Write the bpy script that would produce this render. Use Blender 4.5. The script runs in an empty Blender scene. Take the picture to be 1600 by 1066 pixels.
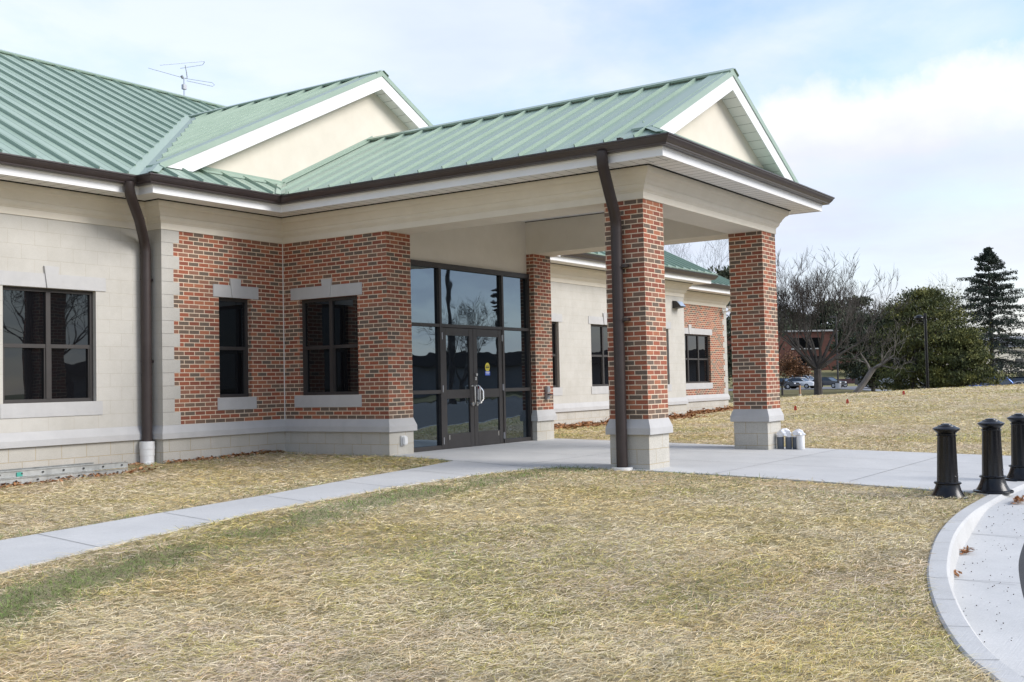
import bpy, bmesh, math, random
import numpy as np
from mathutils import Vector, Matrix, geometry, noise
random.seed(7); rng = np.random.default_rng(7)
S = bpy.context.scene; COL = S.collection
R = math.radians
# ---------------------------------------------------------------- camera
CAM = Vector((-13.4515, -14.013, 1.1328))
F = Vector((0.8245, 0.5646, 0.0384)).normalized(); Rt = Vector((0.5656, -0.8244, -0.0217)).normalized()
Up = Rt.cross(F).normalized()
cd = bpy.data.cameras.new('camera'); cam = bpy.data.objects.new('camera', cd); COL.objects.link(cam)
cam.matrix_world = Matrix(((Rt.x, Up.x, -F.x, CAM.x), (Rt.y, Up.y, -F.y, CAM.y), (Rt.z, Up.z, -F.z, CAM.z), (0, 0, 0, 1)))
cd.sensor_width = 36; cd.lens = 1712.43/1600*36; cd.clip_end = 6000; cd.clip_start = .1
S.camera = cam
# ---------------------------------------------------------------- world, sun, exposure
SUN_EL, SUN_AZ = R(34), R(160)          # azimuth clockwise from +Y
sdir = Vector((math.sin(SUN_AZ)*math.cos(SUN_EL), math.cos(SUN_AZ)*math.cos(SUN_EL), math.sin(SUN_EL)))
W = bpy.data.worlds.new("World"); S.world = W; W.use_nodes = True
nt = W.node_tree; nt.nodes.clear()
def N(nt, typ, **k):
    n = nt.nodes.new(typ)
    for a, b in k.items():
        if a.startswith('i_'):
            key = a[2:]; key = int(key) if key.isdigit() else key.replace('_', ' ')
            n.inputs[key].default_value = b
        else: setattr(n, a, b)
    return n
def ramp(nt, stops, interp='LINEAR'):
    n = nt.nodes.new('ShaderNodeValToRGB'); cr = n.color_ramp; cr.interpolation = interp
    while len(cr.elements) < len(stops): cr.elements.new(.5)
    for e, (p, c) in zip(cr.elements, stops):
        e.position = p; e.color = c if len(c) == 4 else (*c, 1)
    return n
out = N(nt, 'ShaderNodeOutputWorld'); bg = N(nt, 'ShaderNodeBackground'); bg.inputs[1].default_value = .12
sky = N(nt, 'ShaderNodeTexSky', sky_type='NISHITA', sun_disc=False, sun_elevation=SUN_EL, sun_rotation=SUN_AZ, air_density=1.2, dust_density=.6, ozone_density=2.0)
L = nt.links.new
tc = N(nt, 'ShaderNodeTexCoord'); sep = N(nt, 'ShaderNodeSeparateXYZ'); L(tc.outputs['Generated'], sep.inputs[0])
# clouds lie on a flat layer overhead: direction / (height + small)
hz = N(nt, 'ShaderNodeMath', operation='ADD', i_1=.16); L(sep.outputs[2], hz.inputs[0])
hm = N(nt, 'ShaderNodeMath', operation='MAXIMUM', i_1=.05); L(hz.outputs[0], hm.inputs[0])
dv = N(nt, 'ShaderNodeVectorMath', operation='DIVIDE'); L(tc.outputs['Generated'], dv.inputs[0]); L(hm.outputs[0], dv.inputs[1])
off = N(nt, 'ShaderNodeVectorMath', operation='ADD', i_1=(3.1, 1.7, .4)); L(dv.outputs[0], off.inputs[0])
n1 = N(nt, 'ShaderNodeTexNoise', i_Scale=.85, i_Detail=9, i_Roughness=.55, i_Distortion=.25); L(off.outputs[0], n1.inputs['Vector'])
r1 = ramp(nt, [(.43, (0, 0, 0)), (.58, (1, 1, 1))]); L(n1.outputs[0], r1.inputs[0])
# the cloud bank low in the east-south-east: a soft band above the horizon there
bd = N(nt, 'ShaderNodeVectorMath', operation='DOT_PRODUCT', i_1=(.5656, -.8244, 0)); L(tc.outputs['Generated'], bd.inputs[0])
n3_ = N(nt, 'ShaderNodeTexNoise', i_Scale=4.5, i_Detail=8, i_Roughness=.6)
st_m = N(nt, 'ShaderNodeMapping', i_Scale=(1, 1, 4.5), i_Location=(4, 2, 0)); L(tc.outputs['Generated'], st_m.inputs[0]); L(st_m.outputs[0], n3_.inputs['Vector'])
n2 = N(nt, 'ShaderNodeTexNoise', i_Scale=9, i_Detail=9, i_Roughness=.6); L(tc.outputs['Generated'], n2.inputs['Vector'])
nb = N(nt, 'ShaderNodeMath', operation='MULTIPLY_ADD', i_1=.11, i_2=-.055); L(n2.outputs[0], nb.inputs[0])
zb_ = N(nt, 'ShaderNodeMath', operation='ADD'); L(sep.outputs[2], zb_.inputs[0]); L(nb.outputs[0], zb_.inputs[1])
lim = N(nt, 'ShaderNodeMapRange'); lim.inputs['From Min'].default_value = -.02; lim.inputs['From Max'].default_value = .40; lim.clamp = True
lim.inputs['To Min'].default_value = .20; lim.inputs['To Max'].default_value = .262; L(bd.outputs['Value'], lim.inputs[0])
df = N(nt, 'ShaderNodeMath', operation='SUBTRACT'); L(lim.outputs[0], df.inputs[0]); L(zb_.outputs[0], df.inputs[1])

bank = N(nt, 'ShaderNodeMapRange'); bank.inputs['From Min'].default_value = -.012; bank.inputs['From Max'].default_value = .016; L(df.outputs[0], bank.inputs[0])
low = N(nt, 'ShaderNodeMapRange'); low.inputs['From Min'].default_value = .02; low.inputs['From Max'].default_value = .16
low.inputs['To Min'].default_value = .55; low.inputs['To Max'].default_value = 0; L(sep.outputs[2], low.inputs[0])
veil = N(nt, 'ShaderNodeMath', operation='MULTIPLY', i_1=.62); L(r1.outputs[0], veil.inputs[0])
mx1 = N(nt, 'ShaderNodeMath', operation='MAXIMUM'); L(veil.outputs[0], mx1.inputs[0]); L(low.outputs[0], mx1.inputs[1])
bm0 = N(nt, 'ShaderNodeMath', operation='MULTIPLY_ADD', i_1=1.3, i_2=.1); L(n3_.outputs[0], bm0.inputs[0])
edg2 = N(nt, 'ShaderNodeMapRange'); edg2.inputs['From Min'].default_value = 0; edg2.inputs['From Max'].default_value = .07; edg2.inputs['To Min'].default_value = .5; edg2.inputs['To Max'].default_value = 0; L(df.outputs[0], edg2.inputs[0])
bm1 = N(nt, 'ShaderNodeMath', operation='ADD'); L(bm0.outputs[0], bm1.inputs[0]); L(edg2.outputs[0], bm1.inputs[1])
bk8 = N(nt, 'ShaderNodeMath', operation='MULTIPLY', use_clamp=True); L(bank.outputs[0], bk8.inputs[0]); L(bm1.outputs[0], bk8.inputs[1])
mx2 = N(nt, 'ShaderNodeMath', operation='MAXIMUM'); L(mx1.outputs[0], mx2.inputs[0]); L(bk8.outputs[0], mx2.inputs[1])
base_ = N(nt, 'ShaderNodeMath', operation='MULTIPLY_ADD', i_1=.88, i_2=.10); L(mx2.outputs[0], base_.inputs[0])
# cloud tone: bright crowns, lavender-grey bellies
n3 = N(nt, 'ShaderNodeTexNoise', i_Scale=3.2, i_Detail=6, i_Roughness=.5)
st = N(nt, 'ShaderNodeMapping', i_Scale=(1, 1, 3.0)); L(tc.outputs['Generated'], st.inputs[0]); L(st.outputs[0], n3.inputs['Vector'])
edge = N(nt, 'ShaderNodeMapRange'); edge.inputs['From Min'].default_value = .0; edge.inputs['From Max'].default_value = .14
edge.inputs['To Min'].default_value = .25; edge.inputs['To Max'].default_value = -.16; L(df.outputs[0], edge.inputs[0])
tn = N(nt, 'ShaderNodeMath', operation='ADD'); L(n3.outputs[0], tn.inputs[0]); L(edge.outputs[0], tn.inputs[1])
cr = ramp(nt, [(.36, (3.3, 3.5, 4.15)), (.56, (3.8, 3.92, 4.3)), (.80, (4.75, 4.78, 4.85))]); L(tn.outputs[0], cr.inputs[0])
mixc = N(nt, 'ShaderNodeMix', data_type='RGBA'); L(base_.outputs[0], mixc.inputs['Factor'])
boost = N(nt, 'ShaderNodeVectorMath', operation='MULTIPLY', i_1=(1.10, 1.06, 1.10)); L(sky.outputs[0], boost.inputs[0])
L(boost.outputs[0], mixc.inputs['A']); L(cr.outputs[0], mixc.inputs['B'])
L(mixc.outputs['Result'], bg.inputs[0]); L(bg.outputs[0], out.inputs[0])
sl = bpy.data.lights.new('sun', 'SUN'); sl.energy = 1.85; sl.angle = R(30); sl.color = (1, .965, .92)
sun = bpy.data.objects.new('sun', sl); COL.objects.link(sun); sun.rotation_euler = sdir.to_track_quat('Z', 'Y').to_euler()
S.view_settings.view_transform = 'Standard'; S.view_settings.look = 'None'; S.view_settings.exposure = .97; S.view_settings.gamma = 1
# ---------------------------------------------------------------- helpers
def set_props(o, label=None, cat=None, group=None, kind=None):
    if label: o['label'] = label
    if cat: o['category'] = cat
    if group: o['group'] = group
    if kind: o['kind'] = kind
    return o
def thing(name, label, cat, loc=(0, 0, 0), rz=0, group=None):
    o = bpy.data.objects.new(name, None); COL.objects.link(o); o.location = loc; o.rotation_euler = (0, 0, rz)
    o.empty_display_size = .1
    return set_props(o, label, cat, group)
class MB:
    def __init__(s): s.v = []; s.f = []
    def add(s, vs, fs):
        b = len(s.v); s.v += [tuple(v) for v in vs]; s.f += [tuple(b+i for i in f) for f in fs]; return s
    def quad(s, *vs): return s.add(vs, [tuple(range(len(vs)))])
    def box(s, x0, x1, y0, y1, z0, z1):
        x0, x1 = min(x0, x1), max(x0, x1); y0, y1 = min(y0, y1), max(y0, y1); z0, z1 = min(z0, z1), max(z0, z1)
        return s.add([(x0, y0, z0), (x1, y0, z0), (x1, y1, z0), (x0, y1, z0), (x0, y0, z1), (x1, y0, z1), (x1, y1, z1), (x0, y1, z1)],
                     [(0, 3, 2, 1), (4, 5, 6, 7), (0, 1, 5, 4), (1, 2, 6, 5), (2, 3, 7, 6), (3, 0, 4, 7)])
    def obox(s, O, a, b, c):      # oriented box from corner O with edge vectors
        O, a, b, c = map(Vector, (O, a, b, c))
        p = [O, O+a, O+a+b, O+b, O+c, O+a+c, O+a+b+c, O+b+c]
        return s.add(p, [(0, 3, 2, 1), (4, 5, 6, 7), (0, 1, 5, 4), (1, 2, 6, 5), (2, 3, 7, 6), (3, 0, 4, 7)])
    def tube(s, pts, rads, n=8, cap=True):
        pts = [Vector(p) for p in pts]
        if not hasattr(rads, '__len__'): rads = [rads]*len(pts)
        b = len(s.v); prev = None
        for i, p in enumerate(pts):
            d = (pts[min(i+1, len(pts)-1)]-pts[max(i-1, 0)]).normalized()
            if prev is None: a = d.orthogonal().normalized()
            else:
                a = prev-d*prev.dot(d); a = a.normalized() if a.length > 1e-5 else d.orthogonal().normalized()
            prev = a; c = d.cross(a)
            for k in range(n):
                t = 2*math.pi*k/n
                s.v.append(tuple(p+(a*math.cos(t)+c*math.sin(t))*rads[i]))
        for i in range(len(pts)-1):
            for k in range(n):
                q = (k+1) % n
                s.f.append((b+i*n+k, b+i*n+q, b+(i+1)*n+q, b+(i+1)*n+k))
        if cap:
            s.f.append(tuple(b+k for k in reversed(range(n)))); e = b+(len(pts)-1)*n
            s.f.append(tuple(e+k for k in range(n)))
        return s
    def lathe(s, prof, n=24, c=(0, 0, 0), flute=0, fl=0):
        b = len(s.v)
        for j, (r, z) in enumerate(prof):
            for k in range(n):
                t = 2*math.pi*k/n
                rr = r
                if flute and z > fl[0] and z < fl[1]: rr = r*(1-.045*(.5+.5*math.cos(flute*t)))
                s.v.append((c[0]+rr*math.cos(t), c[1]+rr*math.sin(t), c[2]+z))
        for j in range(len(prof)-1):
            for k in range(n):
                q = (k+1) % n
                s.f.append((b+j*n+k, b+j*n+q, b+(j+1)*n+q, b+(j+1)*n+k))
        s.f.append(tuple(b+k for k in reversed(range(n)))); e = b+(len(prof)-1)*n
        s.f.append(tuple(e+k for k in range(n)))
        return s
    def sweep(s, path, prof, closed=False, caps=True):
        # orthogonal path walked with outside on the right; prof = [(outward offset, z)] closed loop
        P = [Vector((x, y)) for x, y in path]; n = len(P); rings = []
        for i in range(n):
            segs = []
            if closed or i > 0: segs.append(P[i]-P[i-1])
            if closed or i < n-1: segs.append(P[(i+1) % n]-P[i])
            nn = []
            for g in segs:
                g = g.normalized(); q = Vector((g.y, -g.x))
                if not any((q-m).length < 1e-3 for m in nn): nn.append(q)
            m = sum(nn, Vector((0, 0)))
            rings.append([(P[i].x+m.x*o, P[i].y+m.y*o, z) for o, z in prof])
        b = len(s.v); k = len(prof)
        for r in rings: s.v += r
        for i in range(n if closed else n-1):
            j = (i+1) % n
            for a in range(k):
                c = (a+1) % k
                s.f.append((b+i*k+a, b+j*k+a, b+j*k+c, b+i*k+c))
        if caps and not closed:
            s.f.append(tuple(b+a for a in range(k))); s.f.append(tuple(b+(n-1)*k+a for a in reversed(range(k))))
        return s
    def build(s, name, m, parent=None, smooth=False, bevel=0, recalc=True):
        me = bpy.data.meshes.new(name); me.from_pydata(s.v, [], s.f)
        if recalc:
            bm = bmesh.new(); bm.from_mesh(me); bmesh.ops.recalc_face_normals(bm, faces=bm.faces)
            if bevel: 
                bmesh.ops.remove_doubles(bm, verts=bm.verts, dist=1e-5)
                bmesh.ops.bevel(bm, geom=[e for e in bm.edges if len(e.link_faces) == 2 and e.calc_face_angle(0) > .6], offset=bevel, segments=2, affect='EDGES', clamp_overlap=True)
            bm.to_mesh(me); bm.free()
        me.materials.append(m)
        if smooth:
            me.polygons.foreach_set('use_smooth', [True]*len(me.polygons))
            try: me.set_sharp_from_angle(angle=R(35))
            except Exception: pass
        o = bpy.data.objects.new(name, me); COL.objects.link(o)
        if parent: o.parent = parent
        return o
def absorb(o, mb, m=None):
    me = o.data; bm = bmesh.new(); bm.from_mesh(me); n0 = len(bm.faces)
    m2 = bpy.data.meshes.new('tmp'); m2.from_pydata(mb.v, [], mb.f); bm.from_mesh(m2); bm.faces.ensure_lookup_table()
    new = bm.faces[n0:]; bmesh.ops.recalc_face_normals(bm, faces=new)
    if m and m.name not in [q.name for q in me.materials]: me.materials.append(m)
    k = [q.name for q in me.materials].index(m.name) if m else 0
    for f in new: f.material_index = k
    bm.to_mesh(me); bm.free(); bpy.data.meshes.remove(m2)
# ---------------------------------------------------------------- materials
def mat(name, col=(.5, .5, .5), rough=.6, metal=0, spec=.5, ior=None):
    m = bpy.data.materials.new(name); m.use_nodes = True
    p = m.node_tree.nodes['Principled BSDF']
    p.inputs['Base Color'].default_value = (*col, 1); p.inputs['Roughness'].default_value = rough; p.inputs['Metallic'].default_value = metal
    p.inputs['Specular IOR Level'].default_value = spec
    if ior: p.inputs['IOR'].default_value = ior
    return m, m.node_tree, p
def noisy(name, c1, c2, scale=4, rough=.7, bump=0, bscale=60, detail=6, spec=.5, metal=0, stain=None, bdist=.01):
    m, nt, p = mat(name, c1, rough, metal, spec)
    g = N(nt, 'ShaderNodeNewGeometry'); n = N(nt, 'ShaderNodeTexNoise', i_Scale=scale, i_Detail=detail, i_Roughness=.65)
    nt.links.new(g.outputs['Position'], n.inputs['Vector'])
    r = ramp(nt, [(.3, c1), (.7, c2)]); nt.links.new(n.outputs[0], r.inputs[0]); col = r.outputs[0]
    if stain:
        sc, amt = stain
        mp = N(nt, 'ShaderNodeMapping', i_Scale=(sc, sc, sc*.25)); nt.links.new(g.outputs['Position'], mp.inputs[0])
        n5 = N(nt, 'ShaderNodeTexNoise', i_Scale=1, i_Detail=8, i_Roughness=.7); nt.links.new(mp.outputs[0], n5.inputs['Vector'])
        r5 = ramp(nt, [(.35, (1-amt,)*3), (.65, (1, 1, 1))]); nt.links.new(n5.outputs[0], r5.inputs[0])
        mx = N(nt, 'ShaderNodeMix', data_type='RGBA', blend_type='MULTIPLY'); mx.inputs['Factor'].default_value = 1
        nt.links.new(col, mx.inputs['A']); nt.links.new(r5.outputs[0], mx.inputs['B']); col = mx.outputs['Result']
    nt.links.new(col, p.inputs['Base Color'])
    if bump:
        n2 = N(nt, 'ShaderNodeTexNoise', i_Scale=bscale, i_Detail=4); nt.links.new(g.outputs['Position'], n2.inputs['Vector'])
        b = N(nt, 'ShaderNodeBump', i_Strength=bump, i_Distance=bdist); nt.links.new(n2.outputs[0], b.inputs['Height']); nt.links.new(b.outputs[0], p.inputs['Normal'])
    return m
def wall_coords(nt, z0, xo=0):
    # horizontal run along whichever way the wall faces, height above z0
    g = N(nt, 'ShaderNodeNewGeometry'); sp = N(nt, 'ShaderNodeSeparateXYZ'); nt.links.new(g.outputs['Position'], sp.inputs[0])
    sn = N(nt, 'ShaderNodeSeparateXYZ'); nt.links.new(g.outputs['True Normal'], sn.inputs[0])
    ab = N(nt, 'ShaderNodeMath', operation='ABSOLUTE'); nt.links.new(sn.outputs[0], ab.inputs[0])
    gt = N(nt, 'ShaderNodeMath', operation='GREATER_THAN', i_1=.5); nt.links.new(ab.outputs[0], gt.inputs[0])
    mx = N(nt, 'ShaderNodeMix', data_type='FLOAT'); nt.links.new(gt.outputs[0], mx.inputs['Factor'])
    nt.links.new(sp.outputs[0], mx.inputs['A']); 
    y2 = N(nt, 'ShaderNodeMath', operation='ADD', i_1=.038+.1016); nt.links.new(sp.outputs[1], y2.inputs[0]); nt.links.new(y2.outputs[0], mx.inputs['B'])
    xa = N(nt, 'ShaderNodeMath', operation='ADD', i_1=xo); nt.links.new(mx.outputs['Result'], xa.inputs[0])
    za = N(nt, 'ShaderNodeMath', operation='ADD', i_1=-z0); nt.links.new(sp.outputs[2], za.inputs[0])
    c = N(nt, 'ShaderNodeCombineXYZ'); nt.links.new(xa.outputs[0], c.inputs[0]); nt.links.new(za.outputs[0], c.inputs[1])
    return g, c.outputs[0]
def brick_material(name, palette, mortar):
    m, nt, p = mat(name, (.3, .1, .06), .85, spec=.3)
    g, uv = wall_coords(nt, ZB)
    b = N(nt, 'ShaderNodeTexBrick', offset=.5, offset_frequency=2, squash=1, i_Scale=1, i_Mortar_Size=.0072, i_Mortar_Smooth=.15, i_Bias=0, i_Brick_Width=.2032, i_Row_Height=3.048/45)
    b.inputs['Color1'].default_value = (0, 0, 0, 1); b.inputs['Color2'].default_value = (1, 1, 1, 1); b.inputs['Mortar'].default_value = (.5, .5, .5, 1)
    nt.links.new(uv, b.inputs['Vector'])
    rp = ramp(nt, palette, 'CONSTANT'); nt.links.new(b.outputs['Color'], rp.inputs[0])
    n = N(nt, 'ShaderNodeTexNoise', i_Scale=38, i_Detail=6, i_Roughness=.7); nt.links.new(g.outputs['Position'], n.inputs['Vector'])
    r2 = ramp(nt, [(.25, (.72, .7, .7)), (.75, (1.15, 1.15, 1.15))]); nt.links.new(n.outputs[0], r2.inputs[0])
    mx = N(nt, 'ShaderNodeMix', data_type='RGBA', blend_type='MULTIPLY'); mx.inputs['Factor'].default_value = 1
    nt.links.new(rp.outputs[0], mx.inputs['A']); nt.links.new(r2.outputs[0], mx.inputs['B'])
    m2 = N(nt, 'ShaderNodeMix', data_type='RGBA'); nt.links.new(b.outputs['Fac'], m2.inputs['Factor']); nt.links.new(mx.outputs['Result'], m2.inputs['A'])
    mo = ramp(nt, [(.3, tuple(c*.86 for c in mortar)), (.7, mortar)]); nt.links.new(n.outputs[0], mo.inputs[0]); nt.links.new(mo.outputs[0], m2.inputs['B'])
    nt.links.new(m2.outputs['Result'], p.inputs['Base Color'])
    hh = N(nt, 'ShaderNodeMath', operation='MULTIPLY_ADD', i_1=-1.0, i_2=1.0); nt.links.new(b.outputs['Fac'], hh.inputs[0])
    h2 = N(nt, 'ShaderNodeMath', operation='MULTIPLY_ADD', i_1=.25); nt.links.new(n.outputs[0], h2.inputs[0]); nt.links.new(hh.outputs[0], h2.inputs[2])
    bp = N(nt, 'ShaderNodeBump', i_Strength=.8, i_Distance=.006); nt.links.new(h2.outputs[0], bp.inputs['Height']); nt.links.new(bp.outputs[0], p.inputs['Normal'])
    return m
def block_material(name, c1, c2, mortar, z0, bw=.4064, rh=.2032, xo=0, ms=.005, speck=.16, strength=1):
    m, nt, p = mat(name, c1, .9, spec=.25)
    g, uv = wall_coords(nt, z0, xo)
    b = N(nt, 'ShaderNodeTexBrick', offset=.5, offset_frequency=2, squash=1, i_Scale=1, i_Mortar_Size=ms, i_Mortar_Smooth=.3, i_Bias=0, i_Brick_Width=bw, i_Row_Height=rh)
    b.inputs['Color1'].default_value = (*c1, 1); b.inputs['Color2'].default_value = (*c2, 1); b.inputs['Mortar'].default_value = (*mortar, 1)
    nt.links.new(uv, b.inputs['Vector'])
    n = N(nt, 'ShaderNodeTexNoise', i_Scale=95, i_Detail=4, i_Roughness=.8); nt.links.new(g.outputs['Position'], n.inputs['Vector'])
    r2 = ramp(nt, [(.3, (1-speck,)*3), (.6, (1.03,)*3)]); nt.links.new(n.outputs[0], r2.inputs[0])
    mx = N(nt, 'ShaderNodeMix', data_type='RGBA', blend_type='MULTIPLY'); mx.inputs['Factor'].default_value = 1
    nt.links.new(b.outputs['Color'], mx.inputs['A']); nt.links.new(r2.outputs[0], mx.inputs['B'])
    n5 = N(nt, 'ShaderNodeTexNoise', i_Scale=1.6, i_Detail=7, i_Roughness=.7); nt.links.new(g.outputs['Position'], n5.inputs['Vector'])
    r5 = ramp(nt, [(.35, (.9, .895, .88)), (.65, (1.02,)*3)]); nt.links.new(n5.outputs[0], r5.inputs[0])
    mz = N(nt, 'ShaderNodeMix', data_type='RGBA', blend_type='MULTIPLY'); mz.inputs['Factor'].default_value = 1
    nt.links.new(mx.outputs['Result'], mz.inputs['A']); nt.links.new(r5.outputs[0], mz.inputs['B'])
    nt.links.new(mz.outputs['Result'], p.inputs['Base Color'])
    hh = N(nt, 'ShaderNodeMath', operation='MULTIPLY_ADD', i_1=-.8*strength, i_2=1.0); nt.links.new(b.outputs['Fac'], hh.inputs[0])
    h2 = N(nt, 'ShaderNodeMath', operation='MULTIPLY_ADD', i_1=.4); nt.links.new(n.outputs[0], h2.inputs[0]); nt.links.new(hh.outputs[0], h2.inputs[2])
    bp = N(nt, 'ShaderNodeBump', i_Strength=.6, i_Distance=.004); nt.links.new(h2.outputs[0], bp.inputs['Height']); nt.links.new(bp.outputs[0], p.inputs['Normal'])
    return m
ZB, ZT, ZC = .595, .595+3.048, .386
PAL = [(0, (.145, .11, .085)), (.17, (.185, .122, .088)), (.33, (.315, .104, .060)), (.52, (.24, .085, .055)), (.68, (.27, .128, .085)), (.84, (.36, .14, .078))]
M = {}
M['brick'] = brick_material('brick', PAL, (.70, .56, .42))
M['block'] = block_material('painted_block', (.505, .487, .447), (.497, .479, .439), (.45, .42, .365), ZB, ms=.0035, speck=.10, strength=.5)
M['base_block'] = block_material('base_block', (.54, .517, .465), (.50, .478, .428), (.46, .39, .28), ZC, ms=.006, speck=.34)
M['stone'] = noisy('cast_stone', (.43, .425, .42), (.485, .48, .472), 3, .85, .3, 150, stain=(2, .06))
M['quoin'] = block_material('quoin_stone', (.48, .465, .43), (.465, .45, .415), (.36, .34, .30), ZB, bw=5, xo=1.3, ms=.003, speck=.16)
M['stucco'] = noisy('stucco', (.64, .59, .50), (.69, .64, .55), 2.5, .92, .35, 220, bdist=.004)
M['gutter'] = noisy('gutter_paint', (.040, .030, .030), (.052, .041, .041), 3, .32, spec=.6)
M['white'] = noisy('white_aluminium', (.74, .74, .74), (.80, .80, .80), 1.5, .45, spec=.5)
M['soffit'] = noisy('soffit_panel', (.76, .755, .74), (.80, .795, .78), 1.5, .6)
M['brown'] = noisy('brown_gutter', (.034, .024, .022), (.048, .036, .034), 3, .45, spec=.4)
M['bronze'] = noisy('bronze_frame', (.034, .030, .029), (.044, .040, .038), 3, .5, spec=.4)
M['dark'] = mat('shadow_black', (.006, .006, .006), .9)[0]  # near-black colour for the painted shadow line over the frieze
M['caulk'] = mat('caulk', (.7, .68, .64), .8)[0]
M['pvc'] = noisy('white_pipe', (.72, .72, .71), (.82, .82, .81), 9, .4, stain=(7, .12))
M['steel'] = mat('brushed_steel', (.62, .62, .61), .28, 1)[0]
M['grey_metal'] = mat('grey_metal', (.35, .36, .38), .4, .6)[0]
def glass_mat(name, wav, ior=1.66, tint=(.75, .9, 1)):
    m, nt, p = mat(name, (.006, .006, .007), .012, spec=.5, ior=ior); p.inputs['Specular Tint'].default_value = (*tint, 1)
    g = N(nt, 'ShaderNodeNewGeometry'); n = N(nt, 'ShaderNodeTexNoise', i_Scale=2.2, i_Detail=1); nt.links.new(g.outputs['Position'], n.inputs['Vector'])
    b = N(nt, 'ShaderNodeBump', i_Strength=wav, i_Distance=.01); nt.links.new(n.outputs[0], b.inputs['Height']); nt.links.new(b.outputs[0], p.inputs['Normal'])
    return m
M['glass'] = glass_mat('window_glass', .12)
M['door_glass'] = glass_mat('entrance_glass', .14, 2.9, (.62, .82, 1))
def roof_mat(name, a, b):
    m, nt, p = mat(name, a, .36, 0, .5)
    g = N(nt, 'ShaderNodeNewGeometry'); n = N(nt, 'ShaderNodeTexNoise', i_Scale=1.3, i_Detail=8, i_Roughness=.65); nt.links.new(g.outputs['Position'], n.inputs['Vector'])
    r = ramp(nt, [(.35, a), (.65, b)]); nt.links.new(n.outputs[0], r.inputs[0]); nt.links.new(r.outputs[0], p.inputs['Base Color'])
    n2 = N(nt, 'ShaderNodeTexNoise', i_Scale=3.5, i_Detail=2); nt.links.new(g.outputs['Position'], n2.inputs['Vector'])
    bp = N(nt, 'ShaderNodeBump', i_Strength=.22, i_Distance=.012); nt.links.new(n2.outputs[0], bp.inputs['Height']); nt.links.new(bp.outputs[0], p.inputs['Normal'])
    rr = ramp(nt, [(.3, (.30,)*3), (.7, (.42,)*3)]); nt.links.new(n.outputs[0], rr.inputs[0]); nt.links.new(rr.outputs[0], p.inputs['Roughness'])
    return m
M['roof'] = roof_mat('green_roof_metal', (.265, .352, .282), (.305, .392, .318))
def concrete_mat(name, a, b):
    m, nt, p = mat(name, a, .85, spec=.3)
    g = N(nt, 'ShaderNodeNewGeometry')
    n = N(nt, 'ShaderNodeTexNoise', i_Scale=.9, i_Detail=9, i_Roughness=.7); nt.links.new(g.outputs['Position'], n.inputs['Vector'])
    r = ramp(nt, [(.32, a), (.68, b)]); nt.links.new(n.outputs[0], r.inputs[0])
    n2 = N(nt, 'ShaderNodeTexNoise', i_Scale=60, i_Detail=6, i_Roughness=.8); nt.links.new(g.outputs['Position'], n2.inputs['Vector'])
    r2 = ramp(nt, [(.3, (.86,)*3), (.62, (1.04,)*3)]); nt.links.new(n2.outputs[0], r2.inputs[0])
    mx = N(nt, 'ShaderNodeMix', data_type='RGBA', blend_type='MULTIPLY'); mx.inputs['Factor'].default_value = 1
    nt.links.new(r.outputs[0], mx.inputs['A']); nt.links.new(r2.outputs[0], mx.inputs['B']); nt.links.new(mx.outputs['Result'], p.inputs['Base Color'])
    mp = N(nt, 'ShaderNodeMapping', i_Scale=(4, 160, 30)); nt.links.new(g.outputs['Position'], mp.inputs[0])
    n3 = N(nt, 'ShaderNodeTexNoise', i_Scale=1, i_Detail=3); nt.links.new(mp.outputs[0], n3.inputs['Vector'])
    bp = N(nt, 'ShaderNodeBump', i_Strength=.5, i_Distance=.004); nt.links.new(n3.outputs[0], bp.inputs['Height']); nt.links.new(bp.outputs[0], p.inputs['Normal'])
    return m
M['concrete'] = concrete_mat('concrete', (.46, .462, .455), (.56, .558, .545))
M['kerb'] = concrete_mat('kerb_concrete', (.44, .438, .425), (.54, .537, .525))
M['asphalt'] = noisy('asphalt', (.035, .035, .037), (.055, .055, .057), 3, .85, .8, 120)
M['old_asphalt'] = noisy('old_asphalt', (.17, .175, .19), (.22, .225, .24), .4, .9)
M['joint'] = mat('joint', (.10, .10, .095), .9)[0]
M['bark'] = noisy('bark', (.038, .032, .028), (.08, .068, .058), 6, .9, .6, 30)
M['pale_bark'] = noisy('pale_bark', (.13, .115, .10), (.24, .21, .185), 3, .9, .6, 30)
M['black_iron'] = noisy('black_iron', (.005, .005, .006), (.009, .009, .011), 5, .24, .10, 60, spec=.35)
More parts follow.
